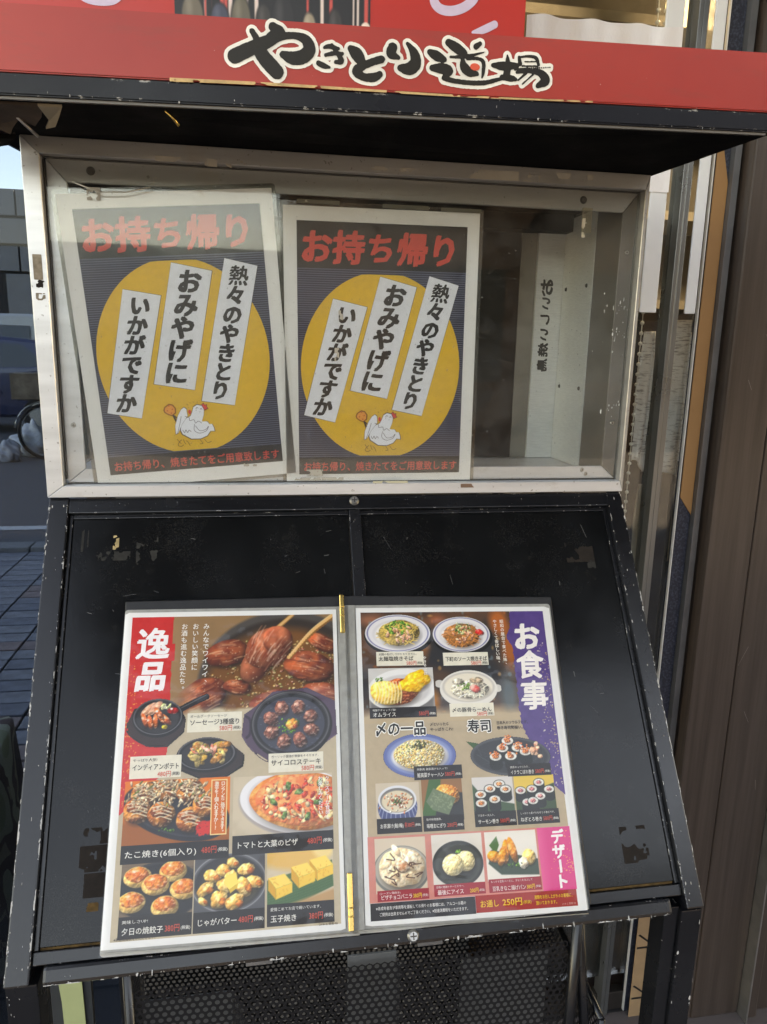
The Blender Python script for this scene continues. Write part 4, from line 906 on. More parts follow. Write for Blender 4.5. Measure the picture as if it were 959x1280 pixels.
blobmesh('letter_halo', F_+2.6, X, Y, .0004, plain('sign_white', (.78, .75, .68), .35), stand, TC)
blobmesh('sign_lettering', F_-.05, X, Y, .0008, plain('sign_ink', (.016, .013, .009), .35, 0, .25, .2, 40), stand, TC)
rx, ry_, _ = kx((467, 232, 0)); blobmesh('red_dot', 1-np.hypot((X-rx)/4.1, (Y-ry_)/2.7), X, Y, .0012, ink((225, 85, 60)), stand, TC)

# ------------------------------------------------------------------ red banner standing on the canopy
bn = empty('red_banner_board', 'bright red board with white loop lettering standing behind the sign', 'banner', mtx=np.array([[1, 0, 0, 0], [0, 0, -1, .08], [0, 1, 0, BZ+.40], [0, 0, 0, 1.]]))
rb = plain('banner_red', (.55, .022, .014), .35, 0, .5, .06, 6)
prism('board', [(-.13, .0), (.518, .0), (.5215, .09), (.5215, .4), (-.13, .4)], (0, .004), rb, bn, .0006)
lv = ink((205, 190, 215))
X, Y = np.meshgrid(np.arange(20, 520, .8), np.arange(-250, -90, .8))
ring = [[(440+24*math.cos(a)*1.0, -142+16*math.sin(a)-6*math.cos(a), 5) for a in np.linspace(0, 2*math.pi, 12)], [(462, -106, 2), (474, -110, 4), (486, -116, 4)], [(38, -112, 3), (55, -103, 4), (78, -104, 4), (92, -114, 2)]]
blobmesh('banner_lettering', strokefield(X, Y, ring), X, Y, .0046, lv, bn)
# striped picture strip with dark skewers on the banner
cv = Cv(206, 60, .6, (24, 22, 24))
for k in range(34):
    x = RNG.uniform(20, 206); cv.rect(x, 0, x+RNG.uniform(1.5, 5), 60, [(20, 20, 22), (222, 205, 200), (24, 22, 24), (200, 84, 78)][k % 4], 1)
for x, w_, h_, col in ((18, 11, 22, (104, 96, 84)), (46, 9, 15, (58, 62, 78)), (68, 10, 24, (96, 90, 78)), (92, 8, 18, (52, 48, 46)), (112, 12, 30, (34, 32, 34)), (140, 7, 14, (150, 138, 122)), (168, 8, 20, (50, 46, 46))):
    cv.ell(x, 52, w_+1, h_+1, (14, 12, 14), 0, 2); cv.ell(x, 52, w_, h_, col, 0, 2); cv.ell(x-w_*.3, 52-h_*.4, w_*.3, h_*.4, tuple(min(255, c+40) for c in col), 0, 4, .6)
cv.ell(201, 47, 5, 5, (235, 215, 205), 0, 1); cv.blur(2); cv.build('skewer_picture', 140, -148, .0044, bn)

# ================================================================== TAKE-OUT POSTERS
def make_poster(label, x, z_, ang):
    c, s = math.cos(ang), math.sin(ang)
    m_ = np.array([[c, s, 0, x], [0, 0, -1, .0068], [-s, c, 0, z_], [0, 0, 0, 1.]])
    # local x right, local y up, local z towards the viewer
    p = empty('takeout_poster', label, 'poster', 'take-out posters inside the glass case', m_)
    def rr(x0, y0, x1, y1, rad, n=5):
        P = []
        for cx, cy, a0 in ((x1-rad, y1-rad, 0), (x0+rad, y1-rad, 90), (x0+rad, y0+rad, 180), (x1-rad, y0+rad, 270)):
            for k in range(n): a = math.radians(a0+90*k/(n-1)); P.append(((cx+rad*math.cos(a))/1000, (cy+rad*math.sin(a))/1000))
        return P
    prism('laminate_edge', rr(-18, -286, 201.5, 19, 4), (-.0006, -.0003), thin_glass('laminate_rim', 1.2, (.80, .80, .78), .1, .12) if 'laminate_rim' not in bpy.data.materials else bpy.data.materials['laminate_rim'], p)
    prism('paper_sheet', [(-.014, -.2825), (.1975, -.2825), (.1975, .0145), (-.014, .0145)], (-.0002, .0002), M['paper'], p)
    sm = NT('pinstripe_print'); b = sm.pb(None, .45, 0, .4, .1); tc_ = sm.a('ShaderNodeTexCoord'); sp_ = sm.a('ShaderNodeSeparateXYZ'); sm.c(tc_.outputs['Object'], sp_.inputs[0])
    fr_ = sm.mth('FRACT', sm.mth('MULTIPLY', sp_.outputs[1], 1/.0023)); k_ = sm.mth('LESS_THAN', fr_, .36)
    sm.c(sm.mix(k_, tuple(lin((44, 47, 66))), tuple(lin((98, 102, 122)))), b.inputs['Base Color'])
    quad('printed_field', 0, 47, 184, 249, .0005, sm.m, p); quad('title_band', 0, 0, 184, 47, .0006, ink((37, 35, 36)), p); quad('footer_band', 0, 249, 184, 268, .0006, ink((37, 36, 40)), p)
    P = []
    for k in range(72):
        a = 2*math.pi*k/72; P.append(((91.5+88.5*math.cos(a))/1000, -max(52, min(247.5, 150+101*math.sin(a)))/1000, .0008))
    meshob('yellow_disc', P, [tuple(range(72))[::-1]], ink((236, 186, 66)), p)
    for q, (pts, txt, sz) in enumerate((([(143, 52), (176, 61), (138, 203), (104, 196)], '熱々のやきとり', 21), ([(89, 54), (129, 64), (98, 184), (57, 175)], 'おみやげに', 25), ([(38, 78), (75, 86), (40, 210), (6, 202)], 'いかがですか', 21.5))):
        A = np.array(pts, float); cc = A.mean(0); Bd = cc+(A-cc)*np.array([1.018, 1.005])
        o1 = meshob('title_slip', [(a/1000, -b_/1000, .0010) for a, b_ in Bd], [(3, 2, 1, 0)], ink((60, 60, 62)), p)
        o2 = meshob('slip_paper', [(a/1000, -b_/1000, .0012) for a, b_ in A], [(3, 2, 1, 0)], ink((228, 230, 236)), o1)
        top = (A[0]+A[1])/2; bot = (A[2]+A[3])/2; L = Letter(); n = len(txt); ax = bot-top; an = math.atan2(ax[0], ax[1])
        for k, ch in enumerate(txt):
            c_ = top+ax*((k+.5)/n*.95+.025); L.add(ch, c_[0], c_[1], sz, .0, ang=.10, nib=HVY2 if ch != '熱' else MID, shear=.12, sx=.98)
        L.build('slip_lettering', .0014, ink((38, 36, 38)), o1)
    L = Letter()
    for k, ch in enumerate('お持ち帰り'): L.add(ch, 20.5+k*34.5, 25.5, 35 if k != 2 else 32, .0, nib=HEAVY, shear=.06, sx=.98)
    L.build('title_lettering', .0009, ink((226, 78, 68)), p)
    L = Letter(); L.h('お持ち帰り、焼きたてをご用意致します', 4.5, 181, 259.5, 11, .0, nib=BRUSH); L.build('footer_lettering', .0009, ink((222, 80, 72)), p)
    # the hen holding a skewer of grilled meat
    cv = Cv(56, 50, .35, (236, 186, 66)); base = cv.C.copy()
    q = lambda x, y: ((x-210)*.081, (y-60)*.0887)
    ol = (70, 62, 66); wh_ = (236, 238, 244)
    meat = [q(*a) for a in ((225, 150), (240, 110), (300, 75), (350, 85), (385, 130), (380, 190), (330, 222), (280, 205), (235, 175))]
    cv.poly(meat, (110, 60, 30), 1.2); cx, cy = np.mean(meat, 0); cv.poly([(cx+(a-cx)*.84, cy+(b_-cy)*.84) for a, b_ in meat], (236, 160, 84), .5)
    for a in ((275, 155), (340, 140), (322, 185), (300, 100)): cv.ell(*q(*a), .6, .6, (190, 70, 40))
    cv.stroke([q(345, 222), q(372, 290)], 1.0, (60, 45, 40)); cv.stroke([q(360, 222), q(385, 250)], .6, (60, 45, 40))
    body = [q(*a) for a in ((430, 450), (410, 400), (430, 320), (500, 260), (560, 235), (585, 190), (610, 130), (660, 105), (720, 120), (745, 170), (735, 230), (700, 310), (770, 315), (795, 350), (830, 350), (850, 400), (855, 440), (800, 435), (750, 490), (660, 520), (540, 515))]
    wing = [q(*a) for a in ((345, 445), (350, 340), (400, 220), (450, 150), (490, 125), (520, 150), (525, 230), (440, 330), (380, 430))]
    comb = [q(*a) for a in ((712, 115), (745, 88), (760, 115), (790, 110), (785, 140), (805, 160), (745, 185))]
    cv.poly(comb, (70, 40, 40), .4); cv.poly([q(*a) for a in ((716, 118), (745, 96), (757, 120), (784, 116), (779, 142), (796, 158), (745, 178))], (225, 80, 72)); cv.ell(*q(557, 187), 1.5, 2.4, (225, 80, 72)); cv.poly([q(583, 115), q(612, 128), q(590, 150)], (236, 186, 66))
    for P_ in (body, wing):
        cx, cy = np.mean(P_, 0); cv.poly([(cx+(a-cx)*1.03, cy+(b_-cy)*1.03) for a, b_ in P_], ol, .4); cv.poly([(cx+(a-cx)*.985, cy+(b_-cy)*.985) for a, b_ in P_], wh_, .4)
    for P_ in ([(490, 235), (540, 255), (545, 290), (600, 285), (615, 325), (655, 305), (695, 330)], [(600, 340), (590, 410), (650, 450), (740, 430), (780, 380)], [(610, 360), (660, 420), (740, 410), (775, 375)], [(440, 400), (460, 430), (480, 400), (500, 432), (520, 405), (545, 425)], [(440, 235), (410, 330), (370, 430)], [(640, 155), (655, 140), (672, 150)], [(695, 165), (707, 152), (718, 168)], [(650, 530), (680, 578), (645, 580)], [(705, 525), (745, 572), (795, 560)], [(530, 90), (545, 105)], [(572, 75), (578, 82)], [(615, 68), (618, 74)], [(665, 72), (668, 80)], [(640, 175), (645, 170)], [(685, 195), (690, 192)]):
        cv.stroke([q(*a) for a in P_], .22, ol)
    for P_ in ([(355, 505), (385, 545), (400, 560)], [(410, 515), (370, 550), (360, 580), (395, 595), (430, 578)], [(435, 515), (445, 550), (458, 570)], [(470, 530), (490, 550), (512, 592)]): cv.stroke([q(*a) for a in P_], .26, (90, 70, 50))
    cv.K = np.abs(cv.C-base).sum(2) > 4; k0 = cv.K.copy(); k0[1:] |= cv.K[:-1]; k0[:-1] |= cv.K[1:]; k0[:, 1:] |= cv.K[:, :-1]; k0[:, :-1] |= cv.K[:, 1:]; cv.K = k0
    cv.build('hen_drawing', 62, 195.5, .0013, p)
    prism('laminate_film', rr(-18, -286, 201.5, 19, 4), (.0017, .0018), M['laminate'], p)
    return p
make_poster('left take-out poster, tilted, with a pale reflection over its corner', .0407, BZ+.2887, -.080)
p2 = make_poster('right take-out poster, nearly upright, middle of the glass case', .2618, BZ+.2891, -.0069)
residue('glue_stain', 58, -268-8, 18, 6, .0021, 81, plain('tan_residue', (.35, .32, .26), .7), .5, 4, None, 1., .4, p2) if False else None
for (x, y, w_, h_, sd_, thr) in ((203, -36, 14, 5, 81, .56), (120, -322, 7, 5, 82, .56), (268, -312, 6, 5, 84, .56), (306, -205, 5, 16, 85, .5), (302, -160, 5, 14, 86, .52), (270, -27, 20, 7, 87, .48), (258, -18, 55, 3, 88, .4)):
    residue('glass_residue', x, y, w_, h_, -.0029, sd_, bpy.data.materials['grey_stain'], thr, 4, TV, 1., .4)
# ================================================================== THE OPEN MENU
book = empty('menu_booklet', 'open laminated food menu with gold clips lying on the sloping panel', 'menu')
def pagemtx(u_, v_, a, h): c, s = math.cos(a), math.sin(a); return TP@np.array([[c, s, 0, u_], [-s, c, 0, -v_], [0, 0, 1, h], [0, 0, 0, 1.]])
def setm(o, m_): o.matrix_world = Matrix(m_.tolist())
prism('cover', [(.083, -.1165), (.318, -.1185), (.5385, -.1275), (.5300, -.4335), (.318, -.4325), (.0865, -.4295)], (-.0062, .0008), M['vinyl'], book, .001, TP)
pL = pagemtx(.0874, .1291, .0213, .0030); pR = pagemtx(.3181, .1329, .0296, .0030)
def rrp(x0, y0, x1, y1, rad):
    P = []
    for cx, cy, a0 in ((x1-rad, y1-rad, 0), (x0+rad, y1-rad, 90), (x0+rad, y0+rad, 180), (x1-rad, y0+rad, 270)):
        for k in range(4): a = math.radians(a0+30*k); P.append(((cx+rad*math.cos(a))/1000, (cy+rad*math.sin(a))/1000))
    return P
pages = []
for side, m_ in ((0, pL), (1, pR)):
    pg = prism('page', [(0, -.297), (.210, -.297), (.210, 0), (0, 0)], (-.0003, 0), M['paper'], book); setm(pg, m_); pages.append(pg)
    for q in (1, 2, 3):
        s_ = prism('under_page', [(0, -.297), (.210, -.297), (.210, 0), (0, 0)], (-.0003, 0), M['paper'], book)
        setm(s_, m_@tr((.0019 if side else -.0012)*q, -.0004*q, -.0006*q))
    x0, x1 = ((-4, 223) if side == 0 else (-12, 217))
    bk_ = prism('sleeve_back', rrp(x0, -303.5, x1, 3.5, 3), (-.0024, -.0021), M['edge_film'], book); setm(bk_, m_)
    a, b_ = ((211, 222.5) if side == 0 else (-11.5, -1))
    o = prism('binding_strip', [(a/1000, -.303), (b_/1000, -.303), (b_/1000, .003), (a/1000, .003)], (.0002, .0005), M['edge_film'], book); setm(o, m_)
    o = tube('weld_seam', [(x0/1000+.002, -.3008, .0006), (x1/1000-.002, -.3008, .0006)], .0005, M['edge_film'], book, 6); setm(o, m_)
    # clear film with gentle waves
    V = []; F = []; NX, NY = 40, 54
    for j in range(NY+1):
        for i in range(NX+1):
            s_, t_ = i/NX, j/NY; wv_ = .0009*math.sin(s_*7+t_*2+side*2)*math.sin(t_*5+1)+.0005*math.sin(t_*17+s_*5); e_ = min(1, 6*min(s_, 1-s_), 6*min(t_, 1-t_))
            V.append(((x0+(x1-x0)*s_)/1000, (3.5-307*t_)/1000, .0021+wv_*e_))
    for j in range(NY):
        for i in range(NX): q = j*(NX+1)+i; F.append((q, q+NX+1, q+NX+2, q+1))
    o = meshob('sleeve_film', V, F, M['film'], book, True); setm(o, m_)
    ss = np.linspace(0, 1, 8)
    for k in range(26): pass
for (x0, y0, x1, y1) in ((213.5, -15, 218, 26), (212.5, 251, 217, 299)):
    o = prism('brass_clip', [(x0/1000, -y1/1000), (x1/1000, -y1/1000), (x1/1000, -y0/1000), (x0/1000, -y0/1000)], (.0026, .0048), M['brass'], book, .0006); setm(o, pL)
    for yy in ((y0+13, y0+22) if y0 < 0 else (y0+29, y0+36)):
        o2 = tube('clip_band', [(x0/1000-.0002, -yy/1000, .0049), (x1/1000+.0002, -yy/1000, .0049)], .0007, M['brass'], book, 6); setm(o2, pL)

BEIGE = (196, 178, 152); DARK = (40, 38, 40)
def lab(pg, x0, y0, x1, y1, small, main, price, ms, dark=False, tax='(税抜)', pcol=None, ssz=3.2, inline=False, ptail=None):
    """one caption: tiny line, dish name, price"""
    bgc = DARK if dark else (232, 224, 206); fg = (235, 230, 222) if dark else (45, 38, 34)
    c = quad('caption', x0, y0, x1, y1, .00030 if not dark else .00028, ink(bgc), pg)
    L = Letter(); P_ = Letter(); h_ = y1-y0
    if inline:
        ym = y0+h_*(.66 if small else .5); px0 = x1-ms*3.9
        L.h(main, x0+3, min(x0+3+len(main)*ms*1.0, px0-1), ym, ms, .012)
        P_.h(price, px0, px0+ms*2.2, ym-.3, ms*1.1, .012); L.h(tax, px0+ms*2.3, x1-1, ym, ms*.55, .01, res=1)
        if small: L.h(small, x0+3, min(x1-2, x0+3+len(small)*ssz), y0+h_*.24, ssz, .0, res=1)
    else:
        ys = (y0+h_*.18, y0+h_*.50, y0+h_*.83)
        if small: L.h(small, x0+2.5, min(x1-2, x0+2.5+len(small)*ssz), ys[0], ssz, 0., res=1)
        L.h(main, x0+2, min(x1-1.5, x0+2+len(main)*ms*1.02), ys[1], ms, .018)
        px0 = x1-ms*3.6; P_.h(price, px0, px0+ms*2.1, ys[2], ms*.98, .012); L.h(tax, px0+ms*2.2, x1-1, ys[2], ms*.55, .01, res=1)
    L.build('caption_lettering', .0006, ink(fg), pg); P_.build('price_lettering', .0006, ink(pcol or (226, 84, 66)), pg)

# ---- picture routines
def tray(c, cx, cy, rx, ry, col=(52, 38, 36)):
    P = [(cx-rx, cy-ry*.1), (cx-rx*.8, cy-ry*.75), (cx-rx*.2, cy-ry), (cx+rx*.6, cy-ry*.95), (cx+rx, cy-ry*.3), (cx+rx*.95, cy+ry*.35), (cx+rx*.4, cy+ry), (cx-rx*.35, cy+ry*.95), (cx-rx*.95, cy+ry*.4)]
    c.poly([(a+1, b_+2) for a, b_ in P], (30, 22, 20), 2, .5); c.poly(P, col, .5); c.stroke(P[5:]+P[:1], .5, tuple(x+40 for x in col), .5)
def pan(c, cx, cy, rx, ry, inner=(40, 38, 40)):
    c.ell(cx+.5, cy+1.5, rx*1.04, ry*1.06, (15, 13, 14), 0, 1); c.ell(cx, cy, rx, ry, (62, 60, 62)); c.ell(cx, cy+.4, rx*.93, ry*.92, (22, 21, 23)); c.ell(cx, cy+.9, rx*.86, ry*.84, inner)
    c.ring(cx, cy, rx*.97, ry*.97, .5, (150, 146, 148), 0, .5)
def greens(c, cx, cy, rx, ry, n, s_=1.2, cols=((70, 130, 40), (110, 165, 60), (40, 90, 30))):
    for _ in range(n):
        a = RNG.uniform(0, 6.28); q = math.sqrt(RNG.uniform(0, 1)); c.lump(cx+rx*q*math.cos(a), cy+ry*q*math.sin(a), s_*RNG.uniform(.5, 1.3), s_*RNG.uniform(.3, .8), cols[RNG.integers(len(cols))], ang=RNG.uniform(0, 3), shadow=0, spec=.2)
def noodles(c, cx, cy, rx, ry, col, n=90):
    c.lump(cx, cy, rx, ry, col, tuple(x*.6 for x in col), spec=.1, tex=2)
    for _ in range(n):
        a = RNG.uniform(0, 6.28); q = math.sqrt(RNG.uniform(0, .8)); x, y = cx+rx*q*math.cos(a), cy+ry*q*math.sin(a); d = RNG.uniform(0, 6.28); l_ = rx*.35; b_ = RNG.uniform(-1, 1)
        P = [(x+math.cos(d+b_*t_)*l_*t_, y+math.sin(d+b_*t_)*l_*.6*t_) for t_ in (-.8, 0, .8)]; f_ = RNG.uniform(.65, 1.25)
        c.stroke(P, .45, tuple(min(255, x_*f_) for x_ in col), .8)
def roll(c, x, y, r_, fill, top=True, side=True):
    if side: c.put(np.clip((r_-np.abs(c.X-x))/.4+.5, 0, 1)*np.clip((c.Y-y)/.4+.5, 0, 1)*np.clip((y+r_*1.3-c.Y)/.5+.5, 0, 1), (24, 28, 26)); c.ell(x, y+r_*1.3, r_, r_*.6, (24, 28, 26))
    c.ell(x, y, r_, r_*.66, (28, 34, 30)); c.ell(x, y, r_*.9, r_*.56, (238, 234, 228), 0, .4)
    for _ in range(14): a = RNG.uniform(0, 6.28); c.ell(x+r_*.7*math.cos(a), y+r_*.45*math.sin(a), r_*.12, r_*.08, (212, 208, 200))
    c.lump(x, y, r_*.5, r_*.32, fill, spec=.5, shadow=.2, tex=1)

# ------------------------------------------------------------------ left page: small dishes
PL = pages[0]
quad('page_ground', 4, 5, 206, 292.5, .00012, ink(BEIGE), PL)
cv = Cv(43, 190, .55, (205, 52, 50)); X_ = cv.X; Y_ = cv.Y                      # red brushed band with gold flecks
lim = np.where(Y_ < 150, 40+1.2*vnoise(X_, Y_, 3, 5, 2), 38-(Y_-150)*1.05)+3.*(vnoise(X_, Y_, 6, 6, 3)-.5)*np.clip((Y_-60)/60, 0, 1); lim = np.where(np.hypot(X_-40, Y_-36) < 9, 60, lim)
cv.K = X_ < lim
for _ in range(150):
    x = abs(RNG.normal(0, 9)); y = RNG.uniform(30, 185) if RNG.random() < .4 else RNG.normal(110, 25); cv.ell(x, y, RNG.uniform(.2, 1.0), RNG.uniform(.2, .6), (236, 176, 84), RNG.uniform(0, 3), .3, .9)
cv.grain(5, 4); cv.build('red_band', 4, 5, .00022, PL)
L = Letter(); L.add('逸', 26, 32, 33, 0, nib=MID, shear=.05); L.add('品', 25.5, 64, 30, 0, nib=HEAVY, shear=.1); L.build('title_lettering', .00045, ink((244, 240, 240)), PL)
# hero picture: glazed meat in a pan, chopsticks
cv = Cv(163, 99, .5, (150, 116, 84)); X_, Y_ = cv.X, cv.Y
cv.put(np.clip((vnoise(X_, Y_, 40, 3, 3)-.4)*2, 0, .5), (120, 92, 66)); cv.ell(115, 70, 88, 74, (78, 72, 68), 0, 3); cv.ell(115, 74, 84, 70, (52, 42, 36), 0, 4); cv.ell(112, 78, 80, 64, (120, 76, 40), 0, 10)
for _ in range(620):
    a = RNG.uniform(0, 6.28); q = math.sqrt(RNG.uniform(0, 1)); x, y = 108+q*76*math.cos(a), 78+q*58*math.sin(a)
    cv.lump(x, y, RNG.uniform(.8, 2.0), RNG.uniform(.7, 1.4), [(196, 140, 72), (216, 170, 104), (130, 80, 40), (170, 70, 40), (150, 140, 76)][RNG.integers(5)], spec=.8, shadow=.35, tex=1)
def meat(cx, cy, rx, ry, a):
    cv.lump(cx, cy, rx, ry, (164, 84, 54), (112, 50, 34), a, .1, .25, tex=9, shadow=.7, dark=.42)
    c, s_ = math.cos(a), math.sin(a)
    for k in range(26):
        t_ = RNG.uniform(-.85, .85)*ry; u0 = RNG.uniform(-.8, .3)*rx; l_ = RNG.uniform(.2, .7)*rx; lim_ = math.sqrt(max(0, 1-(t_/ry)**2))*rx*.9
        P = [(cx+c*max(-lim_, min(lim_, u0+l_*w_))-s_*(t_+math.sin(w_*3+k)*.6), cy+s_*max(-lim_, min(lim_, u0+l_*w_))+c*(t_+math.sin(w_*3+k)*.6)) for w_ in (0, .5, 1)]
        cv.stroke(P, RNG.uniform(.2, .7), [(236, 190, 156), (92, 36, 26), (190, 110, 76)][k % 3], RNG.uniform(.35, .7), .9)
for m_ in ((56, 38, 23, 13, -.15), (30, 82, 28, 17, -.45), (138, 54, 27, 15, .2), (104, 90, 27, 14, -.15), (150, 84, 22, 14, .2), (66, 72, 14, 7, .1), (152, 30, 17, 8, .5)): meat(*m_)
cv.stroke([(121, 0), (105, 14), (96, 22)], 2.3, (150, 104, 60)); cv.stroke([(121, 0), (105, 13.5), (97, 20.5)], 1.4, (226, 178, 122))
mt = [(70, 66), (66, 52), (72, 28), (84, 16), (104, 12), (116, 24), (120, 36), (110, 44), (92, 54), (78, 64)]
cv.poly([(a+2, b_+3) for a, b_ in mt], (40, 22, 14), 4, .6)
for cx, cy, rx, ry, a in ((84, 50, 20, 14, -1.0), (96, 34, 25, 19, -.55), (106, 26, 15, 14, .2)): cv.lump(cx, cy, rx, ry, (178, 104, 76), (140, 72, 52), a, .07, .15, tex=10, shadow=.3, dark=.5)
for k in range(60):
    t_ = RNG.uniform(-1, 1); q_ = RNG.uniform(-.9, .5); x0_, y0_ = 94+t_*15+q_*10, 38+t_*9-q_*20
    cv.stroke([(x0_, y0_), (x0_+3+t_*1.5, y0_-6), (x0_+7+t_*2, y0_-11+t_)], RNG.uniform(.25, .8), [(236, 192, 166), (106, 48, 36), (150, 86, 62), (248, 222, 204)][k % 4], RNG.uniform(.3, .65), 1.)
cv.poly([(112, 30), (118, 38), (106, 47), (90, 58), (100, 44)], (92, 42, 30), 3, .45)
cv.stroke([(163, 2), (140, 20), (116, 46)], 2.8, (140, 92, 52)); cv.stroke([(163, 1), (140, 18.5), (117, 44)], 1.8, (232, 184, 126)); cv.stroke([(163, -1), (140, 16.5), (118, 42)], .5, (252, 226, 186), .8)
for _ in range(240): cv.ell(RNG.uniform(20, 160), RNG.uniform(30, 99), RNG.uniform(.2, .9), RNG.uniform(.15, .5), (250, 232, 206), RNG.uniform(0, 3), .4, .6)
fade = np.clip((26-X_)/18, 0, 1)*np.clip((99-Y_*.4)/60, 0, 1); cv.put(fade*.9, (158, 124, 92)); cv.blur(1)
cv.put(np.clip((Y_-88-vnoise(X_, Y_, 12, 4, 2)*14+4)/6, 0, 1), BEIGE); cv.build('hero_picture', 43, 5, .00018, PL)
L = Letter(); L.v('みんなでワイワイ、', 77, 12, 74, 6.4, .012); L.v('おいしい笑顔に', 66.5, 12, 60, 6.4, .012); L.v('お酒も進む逸品たち。', 55.5, 12, 80, 6.4, .012); L.build('slogan_lettering', .0005, ink((246, 242, 236)), PL)
# sausages
cv = Cv(80, 50, .5, (0, 0, 0)); b0 = cv.C.copy()
tray(cv, 28, 28, 27, 20); cv.stroke([(48, 16), (62, 9), (76, 3)], 3.2, (30, 28, 30)); cv.stroke([(50, 14), (62, 8), (74, 2)], .5, (110, 106, 108), .7); pan(cv, 29, 21, 23, 17)
for cx, cy, a in ((20, 12, -.7), (26, 11, -.75)): cv.lump(cx, cy+2, 9, 3.6, (232, 176, 150), (214, 150, 120), a, .03, .5)
greens(cv, 37, 12, 5, 3, 14, 2, ((214, 222, 150), (240, 240, 200))); cv.lump(43, 16, 5.5, 3.2, (190, 34, 30), spec=.9)
for cx, cy, a in ((17, 24, 1.2), (22, 26, 1.35), (27, 25, 1.5), (33, 23, .9), (37, 24, .8), (30, 18, .9)): cv.lump(cx, cy, 7, 2.5, (214, 112, 62), (190, 84, 44), a, .03, .8, dark=.45)
cv.lump(36, 31, 3, 2, (220, 190, 60)); cv.K = np.abs(cv.C-b0).sum(2) > 20; cv.build('dish_picture', 5, 82, .00026, PL)
# diced steak
cv = Cv(94, 72, .5, (0, 0, 0)); P = [(2, 24), (14, 16), (30, 3), (64, 0), (80, 8), (92, 14), (93, 46), (78, 56), (62, 68), (28, 70), (10, 58), (0, 44)]
cv.poly(P, (84, 66, 84), .5); cv.stroke(P[6:], .6, (130, 108, 132), .7); cv.stroke([(4, 26), (8, 30), (8, 42), (5, 46)], 1.2, (50, 38, 52)); pan(cv, 48, 34, 38.5, 31, (60, 62, 74))
for _ in range(60): cv.ell(RNG.uniform(18, 78), RNG.uniform(12, 58), RNG.uniform(.3, 1.6), RNG.uniform(.3, .9), (110, 112, 124), 0, .6, .5)
for k in range(8):
    a = k*math.pi/4+.35; cv.lump(48+21*math.cos(a), 35+17*math.sin(a), 7.4, 6.6, (150, 92, 76), (104, 56, 46), a, .2, .5, tex=2.4, dark=.4); cv.lump(46+21*math.cos(a), 33+17*math.sin(a), 3.2, 2.6, (206, 150, 132), (160, 100, 84), a, .2, .3, shadow=0)
greens(cv, 46, 36, 11, 8, 60, 1.3); cv.lump(49, 35, 6, 5, (228, 170, 84), (214, 130, 60), 0, .2, .5); cv.lump(52, 37, 2.5, 2, (206, 90, 50)); cv.K = cv.C.sum(2) > 3; cv.build('dish_picture', 114, 80, .00026, PL)
# potato wedges
cv = Cv(72, 40, .5, (0, 0, 0)); tray(cv, 40, 24, 31, 15, (48, 36, 34)); pan(cv, 36, 18, 27, 15)
for _ in range(26): cv.lump(RNG.uniform(18, 54), RNG.uniform(9, 25), RNG.uniform(4, 7), RNG.uniform(2.2, 3.4), [(232, 180, 84), (214, 140, 66), (240, 206, 130)][RNG.integers(3)], ang=RNG.uniform(-1, 2), spec=.4, rag=.1, dark=.5)
for _ in range(5): cv.lump(RNG.uniform(24, 50), RNG.uniform(10, 22), 5, 1.8, (206, 110, 84), (226, 170, 150), RNG.uniform(0, 3))
greens(cv, 36, 17, 14, 6, 14, 1); cv.K = cv.C.sum(2) > 3; cv.build('dish_picture', 45, 121, .00024, PL)
# takoyaki
cv = Cv(96, 55, .5, (226, 120, 40)); X_, Y_ = cv.X, cv.Y; cv.put(np.clip((Y_-30)/25, 0, 1)*.7, (120, 70, 30)); cv.ell(18, 60, 36, 22, (160, 90, 40), .5, 6); cv.ell(48, 28, 50, 24, (34, 34, 40), .28, .8); cv.ell(48, 27, 47, 21, (58, 58, 66), .28, 1); cv.ell(49, 29, 44, 18, (36, 36, 42), .28, 2)
for cx, cy in ((18, 12), (38, 8), (58, 10), (12, 26), (34, 30), (60, 36), (74, 24)):
    cv.lump(cx, cy, 12.5, 11, (214, 140, 70), (160, 84, 36), 0, .06, .5, dark=.35, tex=3); cv.lump(cx-1, cy-3, 9, 5.5, (150, 76, 34), (110, 50, 24), 0, .2, .8, shadow=0)
    for k in range(4): cv.stroke([(cx-9+k*1.5, cy-6+k*3), (cx, cy-7+k*3), (cx+9, cy-4+k*3)], .45, (246, 234, 206), .85)
for _ in range(230):
    a = RNG.choice(7); cx, cy = ((18, 12), (38, 8), (58, 10), (14, 22), (36, 22), (58, 24), (70, 16))[a]; cv.lump(cx+RNG.normal(0, 7), cy-5+RNG.normal(0, 4), RNG.uniform(1, 3.4), RNG.uniform(.5, 1.1), [(240, 214, 178), (224, 180, 136), (110, 130, 60)][RNG.choice(3, p=[.5, .4, .1])], ang=RNG.uniform(0, 3), spec=.3, shadow=.25)
for _ in range(40): cv.stroke([(RNG.uniform(66, 84), RNG.uniform(38, 50)) for k in range(3)], .5, (214, 50, 44), .85)
greens(cv, 38, 44, 8, 2, 14, 1.2); cv.build('dish_picture', 8, 161, .00024, PL)
quad('callout', 86.5, 163, 101.5, 211.5, .0003, ink((250, 214, 150)), PL); quad('callout_fill', 87.5, 164, 100.5, 210.5, .00042, ink((226, 112, 48)), PL)
L = Letter(); L.v('ロシアンたこ焼きもできます。', 97.5, 165, 210, 4.0, .02); L.v('激辛を1個入れますか!?', 91.6, 165, 207, 4.2, .02); L.build('callout_lettering', .0006, ink((252, 246, 226)), PL)
